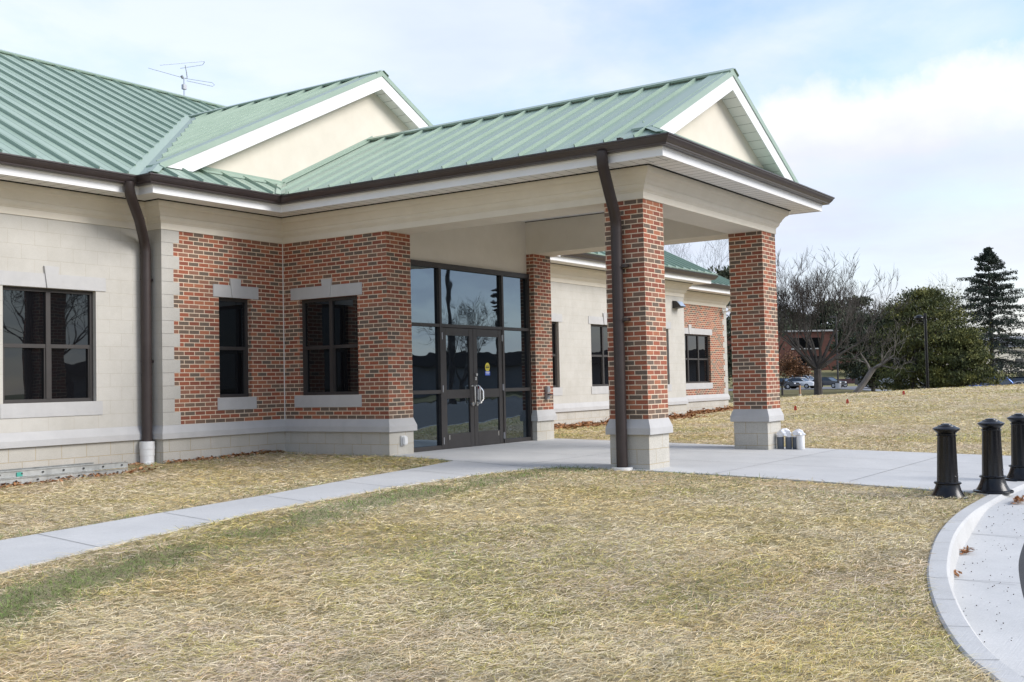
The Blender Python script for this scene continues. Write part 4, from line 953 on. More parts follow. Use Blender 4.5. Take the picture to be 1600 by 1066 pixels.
# ================================================================ trees
def tube3(mb, a, b, ra, rb, n=3):
    d = (b-a)
    if d.length < 1e-6: return
    d.normalize(); o = d.orthogonal().normalized(); c = d.cross(o); k = len(mb.v)
    for p, r_ in ((a, ra), (b, rb)):
        for i in range(n):
            t = 2*math.pi*i/n; mb.v.append(tuple(p+(o*math.cos(t)+c*math.sin(t))*r_))
    for i in range(n): mb.f.append((k+i, k+(i+1) % n, k+n+(i+1) % n, k+n+i))
def grow(tr, cr_, rr, p, d, L, r_, lev, maxlev, spread, upw, wig=.12, leafs=None, kids=(3, 5)):
    segs = 5 if lev < 2 else 3
    q = p.copy(); dd = d.copy(); rad = r_
    pts = [q.copy()]; 
    for i in range(segs):
        dd = (dd+Vector((rr.gauss(0, wig), rr.gauss(0, wig), rr.gauss(0, wig)*.7+upw*.08))).normalized()
        q2 = q+dd*(L/segs); r2 = r_*(1-(i+1)/segs*.62)
        tube3(tr if lev < 2 else cr_, q, q2, rad, r2, 7 if lev < 1 else (5 if lev < 2 else 3)); q, rad = q2, r2; pts.append(q.copy())
    if leafs is not None and lev >= maxlev-1: leafs += pts
    if lev >= maxlev: return
    nk = rr.randint(*kids)
    for i in range(nk):
        f = rr.uniform(.35, 1) if i < nk-1 else 1
        j = min(segs, max(1, int(round(f*segs)))); base = pts[j]
        a = rr.uniform(0, 2*math.pi); o = dd.orthogonal().normalized(); o.rotate(Matrix.Rotation(a, 3, dd))
        nd = (dd*rr.uniform(.55, 1)+o*spread*rr.uniform(.5, 1.15)+Vector((0, 0, upw*.35))).normalized()
        grow(tr, cr_, rr, base, nd, L*rr.uniform(.55, .82), max(r_*(1-j/segs*.62)*.68, .009), lev+1, maxlev, spread, upw, wig, leafs, kids)
def bare_tree(loc, h, label, seed, limbs=None, mat_=None, maxlev=5, spread=.62, trunk=(.2, .25), group=None, minr=.0, upw=.5, lean=(0, 0), kids=(3, 5), name='bare_tree'):
    rr = random.Random(seed); t = thing(name, label, 'tree', loc, 0, group)
    tr, cr_ = MB(), MB(); th = h*trunk[1]; r0 = trunk[0]
    top = Vector((lean[0]*th, lean[1]*th, th)); pts = [Vector((0, 0, -.2)), Vector((0, 0, .1)), top*.5+Vector((rr.uniform(-.05, .05), 0, 0)), top]
    tr.tube(pts, [r0*1.35, r0*1.1, r0*.95, r0*.9], 9)
    limbs = limbs or [(rr.uniform(0, 6.28), rr.uniform(.3, .75)) for _ in range(4)]
    for a, s_ in limbs:
        d = Vector((math.cos(a)*s_, math.sin(a)*s_, 1)).normalized()
        grow(tr, cr_, rr, top*rr.uniform(.85, 1), d, h*.30*rr.uniform(.85, 1.1), r0*.55, 1, maxlev, spread, upw, kids=kids)
    bm_ = mat_ or M['bark']
    tr.build('trunk', bm_, t, smooth=True, recalc=False); cr_.build('crown', bm_, t, recalc=False)
    return t
AR = math.atan2(Rh.y, Rh.x)                # direction that runs right in the photograph
big = bare_tree(far(1276, 56), 7.5, 'large bare spreading tree right of the far column', 11,
    limbs=[(AR+3.0, .95), (AR+2.6, .5), (AR+1.5, .15), (AR-1.2, .3), (AR+.3, .42), (AR-.3, .8), (AR+.1, 1.35), (AR+3.3, 1.4), (AR+2.0, .3)], maxlev=6, spread=.52, trunk=(.21, .20), upw=.65, kids=(3, 4))
bare_tree(far(1331, 58), 4.3, 'small bare tree leaning right in front of the pines', 5, limbs=[(AR, 1.3), (AR+2.9, .5), (AR-.5, 1.6)], mat_=M['pale_bark'], maxlev=5, kids=(2, 3), trunk=(.16, .36), lean=(math.cos(AR)*.7, math.sin(AR)*.7), spread=.6, upw=.2)
for i, (u, d_, h_, lab) in enumerate(((1085, 170, 26, 'bare treetop showing above the wing roof between the two columns'), (1500, 130, 13, 'bare pale tree between the pine and the tall spruce'), (1212, 175, 14, 'bare tree half hidden behind the far column'), (1375, 190, 13, 'bare grey tree rising over the brick building roof'))):
    bare_tree(far(u, d_), h_, lab, 40+i, maxlev=5, trunk=(.24, .3), group='bare trees in the distance', kids=(3, 5))
# foliage
def leaf_cloud(mb, cen, n, size, rr, spread, up=.0, ratio=1.6):
    c = rng.normal(0, 1, (n, 3))*np.array(spread)+np.array(cen)
    a = rng.normal(0, 1, (n, 3)); a[:, 2] += up; a /= np.linalg.norm(a, axis=1)[:, None]
    b = np.cross(a, rng.normal(0, 1, (n, 3))); b /= np.linalg.norm(b, axis=1)[:, None]
    s = size*rng.uniform(.6, 1.4, (n, 1)); a = a*s*ratio; b = b*s*.5
    k = len(mb.v); P = np.stack([c, c+a*.5+b, c+a, c+a*.5-b], 1).reshape(-1, 3)
    mb.v += [tuple(p) for p in P.tolist()]; mb.f += [(k+4*i, k+4*i+1, k+4*i+2, k+4*i+3) for i in range(n)]
def foliage_mat(name, cols, scale):
    m, nt, p = mat(name, cols[0], .75, spec=.25)
    g = N(nt, 'ShaderNodeNewGeometry'); n = N(nt, 'ShaderNodeTexNoise', i_Scale=scale*1.6, i_Detail=4, i_Roughness=.7); nt.links.new(g.outputs['Position'], n.inputs['Vector'])
    r = ramp(nt, [(.36+.28*i/(len(cols)-1), c) for i, c in enumerate(cols)]); nt.links.new(n.outputs[0], r.inputs[0])
    ri = N(nt, 'ShaderNodeHueSaturation'); rv = N(nt, 'ShaderNodeMapRange'); rv.inputs['To Min'].default_value = .6; rv.inputs['To Max'].default_value = 1.5
    nt.links.new(g.outputs['Random Per Island'], rv.inputs[0]); nt.links.new(rv.outputs[0], ri.inputs['Value']); nt.links.new(r.outputs[0], ri.inputs['Color'])
    nt.links.new(ri.outputs[0], p.inputs['Base Color']); return m
M['pine'] = foliage_mat('pine_foliage', [(.045, .055, .026), (.095, .105, .035), (.18, .17, .045)], .55)
M['dark_pine'] = foliage_mat('dark_foliage', [(.045, .055, .034), (.075, .085, .05)], .5)
M['spruce'] = foliage_mat('spruce_foliage', [(.026, .038, .028), (.05, .064, .042)], .7)
M['brown_leaf'] = foliage_mat('brown_leaves', [(.12, .06, .03), (.20, .10, .05)], .8)
M['woods'] = foliage_mat('distant_woods', [(.05, .045, .035), (.09, .08, .06), (.045, .055, .03)], .08)
def pine(loc, h, w, label, seed, m, n=110, leaf=.16, per=170, clear=.18, group=None, trunks=1, shape=1.0, cat_name='pine_tree'):
    rr = random.Random(seed); t = thing(cat_name, label, 'tree', loc, 0, group); tr, cr_ = MB(), MB()
    for k in range(trunks):
        a = rr.uniform(0, 6.28); o = .5*k
        bx, by = math.cos(a)*o, math.sin(a)*o
        tr.tube([(bx, by, -.2), (bx, by, h*.2), (bx*.6, by*.6, h*.55), (0, 0, h*.9)], [.2, .16, .11, .03], 7)
    lob = [(rr.uniform(0, 6.28), rr.uniform(.1, 1), rr.uniform(-.32, .28)) for _ in range(9)]
    for i in range(n):
        f = rr.uniform(0, 1)**.85; z = h*(clear+(1-clear)*f)
        prof = (math.sin(math.pi*min(1, (f*.88+.16)))**.6)*shape if f < .97 else .25
        a = rr.uniform(0, 2*math.pi); rad = w/2*prof*math.sqrt(rr.uniform(.12, 1))*rr.uniform(.8, 1.12)
        rad *= 1+sum(k_*math.exp(-((math.remainder(a-a_, 6.2832))/.6)**2-((f-f_)/.16)**2) for a_, f_, k_ in lob)
        c = Vector((math.cos(a)*rad, math.sin(a)*rad, z+rr.uniform(-.2, .2)))
        tube3(tr, Vector((0, 0, max(.3, z-rad*.35))), c, .035, .012, 3)
        s_ = rr.uniform(.7, 1.3)*w*.055
        leaf_cloud(cr_, c, int(per*2.1*rr.uniform(.5, 1.3)), leaf*.62, rr, (s_*1.5, s_*1.5, s_*.40), 1.1, 2.4)
    tr.build('trunk', M['bark'], t, smooth=True, recalc=False); cr_.build('crown', m, t, recalc=False); return t
pine(far(1447, 72), 7.3, 6.6, 'dense olive green pine with its rounded top behind the lamp post', 3, M['pine'], 150, .11, 125, .12, trunks=3)
pine(far(1496, 70), 4.6, 4.6, 'lower yellow green pine right of the lamp post', 4, M['pine'], 115, .11, 120, .10, trunks=2)
pine(far(1398, 76), 5.9, 4.6, 'dark pine left of the lamp post above the parked cars', 8, M['dark_pine'], 80, .14, 130, .33, trunks=2)
pine(far(1362, 80), 2.6, 3.2, 'short dark pine behind the leaning bare tree', 9, M['dark_pine'], 34, .14, 110, .45)
pine(far(1345, 185), 9.5, 10, 'dark evergreen beside the chimney end of the brick building', 12, M['dark_pine'], 70, .4, 90, .1, group='evergreens behind the brick building')
for i, (u, d_, h_, w_, lab) in enumerate(((1228, 235, 13, 15, 'dark evergreen over the left end of the brick building'), (1262, 245, 11.5, 14, 'dark evergreen over the middle of the brick building'), (1300, 240, 14.5, 16, 'tall dark evergreen over the right half of the brick building'), (1345, 250, 16, 15, 'tallest dark evergreen behind the brick building'), (1150, 160, 17, 13, 'dark evergreen seen between the wing and the far column'))):
    pine(far(u, d_), h_, w_, lab, 60+i, M['dark_pine'], 70, .45, 80, .08, group='evergreens behind the brick building')
# tall spruce with drooping tiers
def spruce(loc, h, w, label, seed):
    rr = random.Random(seed); t = thing('spruce_tree', label, 'tree', loc); tr, cr_ = MB(), MB()
    tr.tube([(0, 0, -.2), (0, 0, h*.5), (.03, 0, h*.98)], [.24, .14, .02], 8)
    tiers = 22
    for ti in range(tiers):
        f = ti/(tiers-1); zt_ = h*(.05+.93*f**1.02)+rr.uniform(-.12, .12); nb = 9 if f < .8 else 6; rt = (w/2)*(1-f**1.15)**.85*rr.uniform(.82, 1.12)+.18
        for bi in range(nb):
            a = bi*2*math.pi/nb+ti*.83+rr.uniform(-.25, .25); z = zt_+rr.uniform(-.42, .42)*(1-f*.5); rad = rt*rr.uniform(.62, 1.15)
            d = Vector((math.cos(a), math.sin(a), 0)); p = Vector((0, 0, z)); k = 8; prev = p; rise = rr.uniform(.1, .3)+.45*f
            for j in range(1, k+1):
                s_ = j/k; q = p+d*rad*s_+Vector((0, 0, rad*(rise*s_-.42*s_*s_+.22*max(0, s_-.65)))); tube3(tr, prev, q, .032*(1-s_)+.012, .026*(1-s_)+.009, 3)
                m_ = (prev+q)/2; side = Vector((-d.y, d.x, 0)); wd_ = rad*.16*(1.15-s_)
                if s_ > .15: leaf_cloud(cr_, m_-Vector((0, 0, .07)), int(15*(1.1-.4*s_)), .085, rr, (.09+wd_*.3, .09+wd_*.3, .065), -.9, 2.0)
                if j > 2:
                    for sg in (-1, 1):
                        e_ = m_+side*sg*wd_*1.7+d*wd_*.8-Vector((0, 0, .16)); tube3(tr, m_, e_, .012, .006, 3); leaf_cloud(cr_, (m_+e_)/2-Vector((0, 0, .06)), 10, .085, rr, (.10, .10, .06), -.9, 2.0)
                prev = q
    tr.build('trunk', M['bark'], t, smooth=True, recalc=False); cr_.build('crown', M['spruce'], t, recalc=False)
spruce(far(1549, 97), 13.5, 12.6, 'tall dark spruce with drooping tiers at the right edge', 21)
# shrub with withered leaves by the far column
t = thing('oak_sapling', 'young oak keeping its rusty brown leaves beside the far column', 'tree', far(1220, 95)); tr, cr_ = MB(), MB(); lf = []; rr = random.Random(2)
tr.tube([(0, 0, -.2), (0, 0, 1.2)], [.1, .08], 6)
for a in (0, 1.3, 2.6, 3.9, 5.2): grow(tr, tr, rr, Vector((0, 0, .9)), Vector((math.cos(a)*.8, math.sin(a)*.8, 1)).normalized(), 1.5, .05, 1, 4, .7, .2, leafs=lf)
for q in lf[::2]: leaf_cloud(cr_, q, 7, .11, rr, (.16, .16, .12), -.3)
tr.build('trunk', M['bark'], t, recalc=False); cr_.build('crown', M['brown_leaf'], t, recalc=False)
# far-off woods: one mass along the skyline
mb = MB()
for i in range(620):
    u = random.uniform(900, 1900); d_ = random.uniform(430, 520); p = far(u, d_); h_ = random.uniform(7, 13)*(1+.25*noise.noise(Vector((u*.02, 0, 0))))
    leaf_cloud(mb, (p.x, p.y, p.z+h_*.45), 46, 1.1, random, (3.2, 3.2, h_*.24), .8)
o = mb.build('far_woods', M['woods'], recalc=False); set_props(o, 'hazy brown green woods along the horizon behind the parked cars', 'woods', kind='stuff')
# ================================================================ beyond the lawn
AF = math.atan2(Fh.y, Fh.x)
# car park
lot = [far(u, d_).to_2d() for u, d_ in ((1100, 138), (1225, 138), (1310, 132), (1345, 118), (1400, 92), (1460, 80), (1600, 76), (1800, 76), (1800, 160), (1100, 160))]
slab('car_park', subd([tuple(q) for q in lot], 6), terrain, M['old_asphalt'], lift=.05)
brick2 = noisy('far_brick', (.105, .045, .034), (.15, .062, .045), .6, .9)
def brick_building():
    d0 = 200; c = far(1290, d0); t = thing('brick_building', 'long two storey red brick building with dark ribbon windows beyond the car park', 'building', (c.x, c.y, c.z), AR)
    hw = 22; H = 7.0
    m = MB(); m.box(-hw, hw, 0, 14, -1, H); m.build('wall', brick2, t)
    m = MB(); m.box(-hw-.3, hw+.3, -.35, 14.3, H, H+.28); m.build('roof_edge', M['stone'], t)
    m = MB(); m.box(-hw+.5, hw-.5, .5, 13.5, H+.27, H+.32); m.build('roof', M['old_asphalt'], t)
    for x0, x1, z0, z1 in ((-13.2, -9.2, .6, 2.5), (-6.2, -.4, .6, 2.5), (-16, -9, 4.0, 5.9), (-6.2, -1, 4.0, 5.9), (1.8, 6.6, 4.0, 5.9), (9, 14, .6, 2.5), (9, 15, 4, 5.9)):
        m = MB(); m.box(x0, x1, -.03, .1, z0, z1); w = m.build('window', M['glass'], t)
        m = MB(); m.box(x0-.15, x1+.15, -.16, .05, z0-.22, z0-.004); m.build('window_sill', M['stone'], w)
    m = MB(); m.box(7.4, 8.9, -1.2, .0, 4.0, H-.4); m.build('bay', noisy('bright_brick', (.42, .12, .06), (.5, .16, .08), .6, .9), t)
brick_building()
def far_house(u, d_, hw, H, dep, label, m1, name='house'):
    c = far(u, d_); t = thing(name, label, 'building', c, AR+.12)
    m = MB(); m.box(-hw, hw, 0, dep, -1.5, H); m.build('wall', m1, t)
    m = MB(); m.add([(-hw-.4, -.5, H), (hw+.4, -.5, H), (hw+.4, dep+.5, H), (-hw-.4, dep+.5, H), (-hw-.4, dep/2, H+2), (hw+.4, dep/2, H+2)], [(0, 1, 5, 4), (2, 3, 4, 5), (0, 4, 3), (1, 2, 5), (0, 3, 2, 1)]); m.build('roof', M['old_asphalt'], t)
    for k in range(-3, 4):
        m = MB(); x = k*hw*.27; m.box(x-.8, x+.8, -.04, .1, 1, 2.4); m.build('window', M['glass'], t)
far_house(1560, 190, 14, 4.4, 10, 'low pale building glimpsed through the lower spruce branches', M['stucco'], 'pale_building')
far_house(1440, 210, 12, 5.2, 10, 'low reddish house half hidden behind the pines', noisy('rosy_brick', (.36, .16, .11), (.45, .22, .16), .5, .9))
# lamp posts
p = far(1447, 62)
t = thing('lamp_post', 'black lamp post with a curved dome head in front of the pines', 'lamp post', p, AR)
m = MB(); m.tube([(0, 0, 0), (0, 0, 4.95)], [.085, .075], 10); m.build('pole', M['black_iron'], t, smooth=True)
m = MB(); m.lathe([(0, -.1), (.17, -.1), (.17, .06), (0, .06)], 14); m.build('foot', M['stone'], t)
m = MB(); m.tube([(0, 0, 4.7), (-.18, 0, 4.76)], .04, 8); m.build('arm', M['black_iron'], t)
m = MB(); m.lathe([(0, 0), (.24, 0), (.25, .04), (.20, .14), (.1, .2), (0, .22)], 18, (-.34, 0, 4.64)); m.build('lamp_head', M['black_iron'], t, smooth=True)
p = far(1307.5, 134)
t = thing('light_pole', 'thin tall grey light pole beside the dark sedan in the car park', 'lamp post', p, AR)
m = MB(); m.tube([(0, 0, 0), (0, 0, 8.8)], [.13, .09], 8); m.build('pole', M['bronze'], t); m = MB(); m.box(-.7, .0, -.2, .2, 8.7, 8.95); m.build('lamp_head', M['bronze'], t)
m = MB(); m.lathe([(0, 0), (.35, 0), (.35, .7), (0, .7)], 14); m.build('footing', M['stone'], t)
# cars
def car_paint(n, c): return mat(n, c, .22, .25)[0]
tyre = mat('tyre', (.012, .012, .012), .85)[0]; cglass = mat('car_glass', (.03, .04, .05), .05)[0]; hl = mat('headlight', (.75, .76, .78), .15)[0]
def car(loc, rz, paint, label, kind='sedan'):
    t = thing('parked_car', label, 'car', loc, rz, 'cars in the car park')
    L_ = 4.6; w = .9
    if kind == 'sedan': low = [(-2.3, .35), (2.3, .35), (2.32, .62), (2.2, .80), (1.2, .96), (-1.5, 1.0), (-2.25, .94), (-2.32, .6)]; gh = [(1.15, .95), (.45, 1.40), (-.75, 1.43), (-1.65, 1.0)]
    elif kind == 'suv': low = [(-2.3, .42), (2.3, .42), (2.32, .8), (2.2, 1.02), (1.2, 1.12), (-2.25, 1.14), (-2.32, .7)]; gh = [(1.15, 1.1), (.55, 1.70), (-1.95, 1.74), (-2.22, 1.12)]
    else: low = [(-2.7, .48), (2.5, .48), (2.52, .85), (2.4, 1.08), (1.2, 1.15), (-2.65, 1.15), (-2.7, .8)]; gh = [(1.1, 1.13), (.5, 1.75), (-.55, 1.78), (-.75, 1.15)]
    def prism(m, P, wa, wb, zsplit):
        n = len(P); vs = [(x, (-1 if 1 else 1)*(wa if z < zsplit else wb), z) for x, z in P]+[(x, (wa if z < zsplit else wb), z) for x, z in P]
        m.add(vs, [tuple(range(n)), tuple(n+i for i in reversed(range(n)))]+[(i, n+i, n+(i+1) % n, (i+1) % n) for i in range(n)])
    m = MB(); prism(m, low, w, w-.03, .9); m.build('body', paint, t, bevel=.05, smooth=True)
    zt_ = max(z for _, z in gh)
    m = MB(); prism(m, gh, w-.06, w-.2, zt_-.2); m.build('windows', cglass, t, bevel=.02)
    m = MB(); xs_ = [x for x, z in gh if z > zt_-.1]; m.box(min(xs_)-.05, max(xs_)+.05, -w+.18, w-.18, zt_-.03, zt_+.025)
    for (xa, za), (xb, zb2) in ((gh[0], gh[1]), (gh[3], gh[2])):
        for s_ in (-1, 1): m.tube([(xa, s_*(w-.06), za), (xb, s_*(w-.19), zb2)], .04, 5)
    m.build('roof', paint, t)
    for x in (-1.42, 1.42):
        for s_ in (-1, 1):
            m = MB(); m.tube([(x, s_*(w-.20), .33), (x, s_*(w+.015), .33)], .33, 20); wl = m.build('wheel', tyre, t, smooth=True)
            m = MB(); m.tube([(x, s_*(w+.014), .33), (x, s_*(w+.03), .33)], .2, 14); m.build('rim', M['grey_metal'], wl)
    fz = .66 if kind == 'sedan' else .85; fx = low[2][0]
    for s_ in (-1, 1):
        m = MB(); m.box(fx-.14, fx+.012, s_*(w-.42), s_*(w-.06), fz, fz+.13); m.build('headlight', hl, t, bevel=.02)
    m = MB(); m.box(fx-.1, fx+.01, -.4, .4, fz-.02, fz+.12); m.build('grille', tyre, t)
    m = MB(); m.box(low[0][0]-.012, low[0][0]+.1, -.72, .72, fz-.02, fz+.1); m.build('tail_lights', mat('tail', (.3, .02, .02), .3)[0], t)
white = car_paint('white_paint', (.72, .73, .75)); silver = car_paint('silver_paint', (.32, .34, .37)); dkg = car_paint('dark_grey_paint', (.06, .065, .075)); blk = car_paint('black_paint', (.014, .014, .017)); blue = car_paint('blue_paint', (.06, .16, .55)); mar = car_paint('dark_red_paint', (.05, .02, .022))
T_ = AR+math.pi
for u, d_, a, pnt, lab, kd in (
    (1219, 143, AR-.75, dkg, 'dark sedan half hidden by the far column', 'sedan'),
    (1247, 143, AR-.72, white, 'white sedan left of the big bare tree trunk', 'sedan'),
    (1256, 156, AR-.72, white, 'white van behind the white sedan', 'suv'),
    (1290, 143, AR-.8, dkg, 'dark grey sedan right of the big bare tree trunk', 'sedan'),
    (1331, 148, AR+.05, mar, 'dark red pickup behind the leaning tree', 'pickup'),
    (1362, 132, AR-1.2, blk, 'black car right of the leaning trunk', 'suv'),
    (1377, 136, AR-.7, silver, 'silver car under the dark pine', 'sedan'),
    (1404, 126, AR-1.25, silver, 'silver pickup showing its front under the pine branches', 'pickup'),
    (1432, 128, AR-.6, white, 'white car behind the pine trunks', 'sedan'),
    (1553, 86, AR+.15, blue, 'bright blue pickup below the tall spruce', 'pickup'),
    (1588, 91, AR-2.2, blk, 'black car at the right edge behind the knoll', 'suv'),
    (1602, 85, AR-.3, silver, 'silver car in front of the black one at the right edge', 'sedan'),
    (1505, 92, AR-.3, silver, 'silver car behind the lower pine branches', 'sedan')):
    q = far(u, d_); car((q.x, q.y, terrain(q.x, q.y)+.05), a, pnt, lab, kd)
# things across the drive that the door and window glass mirrors
bare_tree((40.0, -30.8, -.6), 7.8, 'bare tree across the drive, mirrored above the entrance doors', 71, maxlev=5, trunk=(.22, .25))
bare_tree((13.4, -25.8, -.4), 9.0, 'bare tree across the drive, mirrored in the left window', 72, maxlev=6, trunk=(.24, .22), kids=(3, 4))
def utility_pole():
    t = thing('utility_pole', 'dark wooden utility pole mirrored in the glass over the doors', 'pole', (26.2, -21.0, -.6))
    m = MB(); m.tube([(0, 0, 0), (0, 0, 12)], [.12, .09], 10); m.build('pole', M['bark'], t, smooth=True); m = MB(); m.box(-1.2, 1.2, -.06, .06, 9.6, 9.75); m.build('crossarm', M['bark'], t)
utility_pole()
t = thing('siren_pole', 'pole with a stack of round siren discs mirrored in the glass over the doors', 'siren', (36.5, -25.6, -.5))
m = MB(); m.tube([(0, 0, 0), (0, 0, 5.6)], .09, 8); m.build('pole', M['bark'], t)
for k in range(5):
    m = MB(); z = 5.6+k*.29; m.lathe([(0, z), (.12, z), (.25, z+.08), (.25, z+.12), (.12, z+.2), (0, z+.2)], 20); m.build('siren_disc', M['black_iron'], t, smooth=True)
t = thing('service_building', 'low grey walled building across the drive, mirrored in the doors', 'building', (50, -38, -.8), .935)
m = MB(); m.box(-26, 26, -10, 0, 0, 3.2); m.build('wall', noisy('dark_render', (.16, .155, .15), (.20, .195, .19), .6, .9), t); m = MB(); m.box(-26.4, 26.4, -10.4, .4, 3.2, 4.2); m.build('roof', M['bronze'], t)
m = MB(); m.box(-20, -14, -7, -2, 4.2, 5.6); m.build('plant_room', M['bronze'], t)
# ================================================================ straw and grass blades
def inpoly_np(x, y, P):
    c = np.zeros(x.shape, bool); j = len(P)-1
    for i in range(len(P)):
        xi, yi = P[i][0], P[i][1]; xj, yj = P[j][0], P[j][1]
        if yi != yj: c ^= ((yi > y) != (yj > y)) & (x < (xj-xi)*(y-yi)/(yj-yi)+xi)
        j = i
    return c
def sst(a, b, x): t = np.clip((x-a)/(b-a), 0, 1); return t*t*(3-2*t)
def terr_np(x, y):
    d = (x-CAM.x)*Fh.x+(y-CAM.y)*Fh.y; r = (x-CAM.x)*Rh.x+(y-CAM.y)*Rh.y
    g = .022*np.clip(y+2.3, -14, 0)+.015*np.clip(x, -14, 0)
    g = g+np.where((y > -2.3) & (x < .2), .05*sst(-1.2, 0, y)*(1-sst(-.3, 0, x)), 0)
    a = r/np.maximum(d, 1); m = np.interp(a, [c[0] for c in CR], [c[1] for c in CR])*sst(20, 45, d)
    g = np.where(a > .17, g*(1-sst(22, 44, d)), g)
    return g+np.where(d > 12, m, 0)
def vnoise(x, y, s, seed=0):
    x = x/s+seed*17.3; y = y/s+seed*9.1; xi = np.floor(x).astype(int); yi = np.floor(y).astype(int); fx = x-xi; fy = y-yi
    fx = fx*fx*(3-2*fx); fy = fy*fy*(3-2*fy)
    h = lambda a, b: ((np.sin(a*127.1+b*311.7+seed*74.7)*43758.5453) % 1)
    return (h(xi, yi)*(1-fx)+h(xi+1, yi)*fx)*(1-fy)+(h(xi, yi+1)*(1-fx)+h(xi+1, yi+1)*fx)*fy
def fbm(x, y, s, seed=0): return .5*vnoise(x, y, s, seed)+.28*vnoise(x, y, s/2.1, seed+1)+.22*vnoise(x, y, s/4.7, seed+2)
def dist_line(x, y, P):
    D = np.full(x.shape, 1e9)
    for (x0, y0), (x1, y1) in zip(P, P[1:]):
        dx, dy = x1-x0, y1-y0; t = np.clip(((x-x0)*dx+(y-y0)*dy)/(dx*dx+dy*dy), 0, 1); D = np.minimum(D, np.hypot(x-x0-t*dx, y-y0-t*dy))
    return D
BFOOT = [(-16, SY), (-BW, SY), (-BW, 0), (0, 0), (0, -PP), (PW, -PP), (PW, 0), (PW+BW, 0), (PW+BW, WY1), (WX1, WY1), (WX1, WY2), (WX2, WY2), (WX2, 15), (-16, 15)]
def straw(NB):
    # density thins with distance from the viewpoint's side of the lawn, as far as single straws can be told apart
    d = np.exp(rng.uniform(math.log(3.0), math.log(47), NB)); a = rng.uniform(-.60, .60, NB)
    x = CAM.x+Fh.x*d+Rh.x*d*a; y = CAM.y+Fh.y*d+Rh.y*d*a
    ok = ~inpoly_np(x, y, PAD) & ~inpoly_np(x, y, WALK) & ~inpoly_np(x, y, BFOOT)
    dk = offset_curve(KC, -.012)+[(60, -31), (5, -31), (-5, -27), (-9, -26)]
    ok &= ~inpoly_np(x, y, dk)
    x, y, d = x[ok], y[ok], d[ok]; n = len(x)
    dw = dist_line(x, y, WN); df_ = dist_line(x, y, WF); dp = dist_line(x, y, [(-.22, -5.72), (-.12, -5.95), (-.1, -7.3), (-.4, -10.4), (-.5, -11.1)]); dwall = dist_line(x, y, [(-16, SY), (-BW, SY), (-BW, 0), (0, 0), (0, -PP)])
    nz = fbm(x, y, .9, 3); big_ = fbm(x, y, 2.6, 5); fine = fbm(x, y, .28, 9)
    near_side = ~inpoly_np(x, y, [(-40, 20), (0, 20), (0, -4.6), (-2.8, -4.6), (-9, -5.4), (-20, -10), (-40, -20)])
    green = 1.6*np.exp(-((dw-(.50-.035*x))/.36)**2)*near_side*np.clip((nz-.26)*3.2, 0, 1)
    green += .8*np.exp(-dp/.85)*np.clip((nz-.34)*3.5, 0, 1)+.9*np.exp(-df_/.22)*(~near_side)*np.clip((nz-.28)*3, 0, 1)+.55*np.exp(-dwall/.5)*np.clip((nz-.3)*3, 0, 1)
    green += .28*np.clip((big_-.57)*6, 0, 1)
    olive = np.clip((big_-.48)*4.5, 0, 1)*.6+np.clip((fine-.56)*3, 0, .35)+.08
    pal = np.array([[.72, .59, .35], [.86, .75, .50], [.60, .49, .31], [.66, .49, .24], [.78, .68, .49]])
    pick = pal[rng.integers(0, 5, n)]; u = rng.uniform(0, 1, n)
    col = pick*rng.uniform(.8, 1.1, (n, 1))
    ol = np.array([.42, .37, .12]); gr = np.array([.14, .20, .055])
    isol = u < olive*.8; col[isol] = ol*rng.uniform(.7, 1.5, (isol.sum(), 1))
    u2 = rng.uniform(0, 1, n); isg = u2 < green*.88; col[isg] = gr*rng.uniform(.55, 1.5, (isg.sum(), 1))
    dirt = fbm(x, y, .5, 21) < .33
    col[dirt & (rng.uniform(0, 1, n) < .55)] *= .62
    w1 = np.clip((fbm(x, y, 1.5, 31)-.48)*6, 0, 1)[:, None]; w2 = np.clip((fbm(x, y, 1.9, 47)-.5)*6, 0, 1)[:, None]; w3 = fbm(x, y, .16, 55)[:, None]
    col = col*(1-w1*np.array([.02, .06, .24]))*(1-w2*np.array([.05, .09, .0]))*(.92+.42*w3)
    z = terr_np(x, y)+rng.uniform(-.004, .022, n)*(1+.8*(fine-.5))
    ln = rng.gamma(3, .017, n)+.02; ln = np.where(isg, ln*.6, ln)*(.9+.015*d)
    el = np.where(isg, rng.uniform(.05, .9, n), np.abs(rng.normal(0, .12, n))+.015); el = np.where(isol, rng.uniform(.03, .45, n), el)
    az = np.where(rng.uniform(0, 1, n) < .5, rng.normal(AR+.5, .5, n)+np.pi*(rng.uniform(0, 1, n) < .5), rng.uniform(0, 2*np.pi, n))
    lo = (rng.uniform(0, 1, n) < .05) & (d < 12) & ~isg; ln = np.where(lo, rng.uniform(.09, .19, n), ln); el = np.where(lo, rng.uniform(0, .12, n), el); z = z+np.where(lo, .014, 0)
    col[lo] = np.array([.82, .71, .47])*rng.uniform(.75, 1.05, (lo.sum(), 1))
    wd = np.where(lo, .7, 1)*(.00040+.00016*d)*rng.uniform(.6, 1.3, n)
    dx, dy, dz = np.cos(az)*np.cos(el), np.sin(az)*np.cos(el), np.sin(el)
    px, py = -np.sin(az), np.cos(az); bend = rng.normal(0, .05, n)
    P0 = np.stack([x, y, z], 1); T = np.stack([dx, dy, dz], 1)*ln[:, None]; S_ = np.stack([px, py, rng.normal(0, .3, n)], 1)*wd[:, None]
    mid = P0+T*.5+np.stack([px, py, np.zeros(n)], 1)*(ln*bend*.3)[:, None]+np.array([0, 0, 1])*(ln*.05)[:, None]
    tip = P0+T; tip[:, 2] -= ln*.06
    V_ = np.stack([P0-S_, P0+S_, mid+S_*.9, mid-S_*.9, tip], 1).reshape(-1, 3)
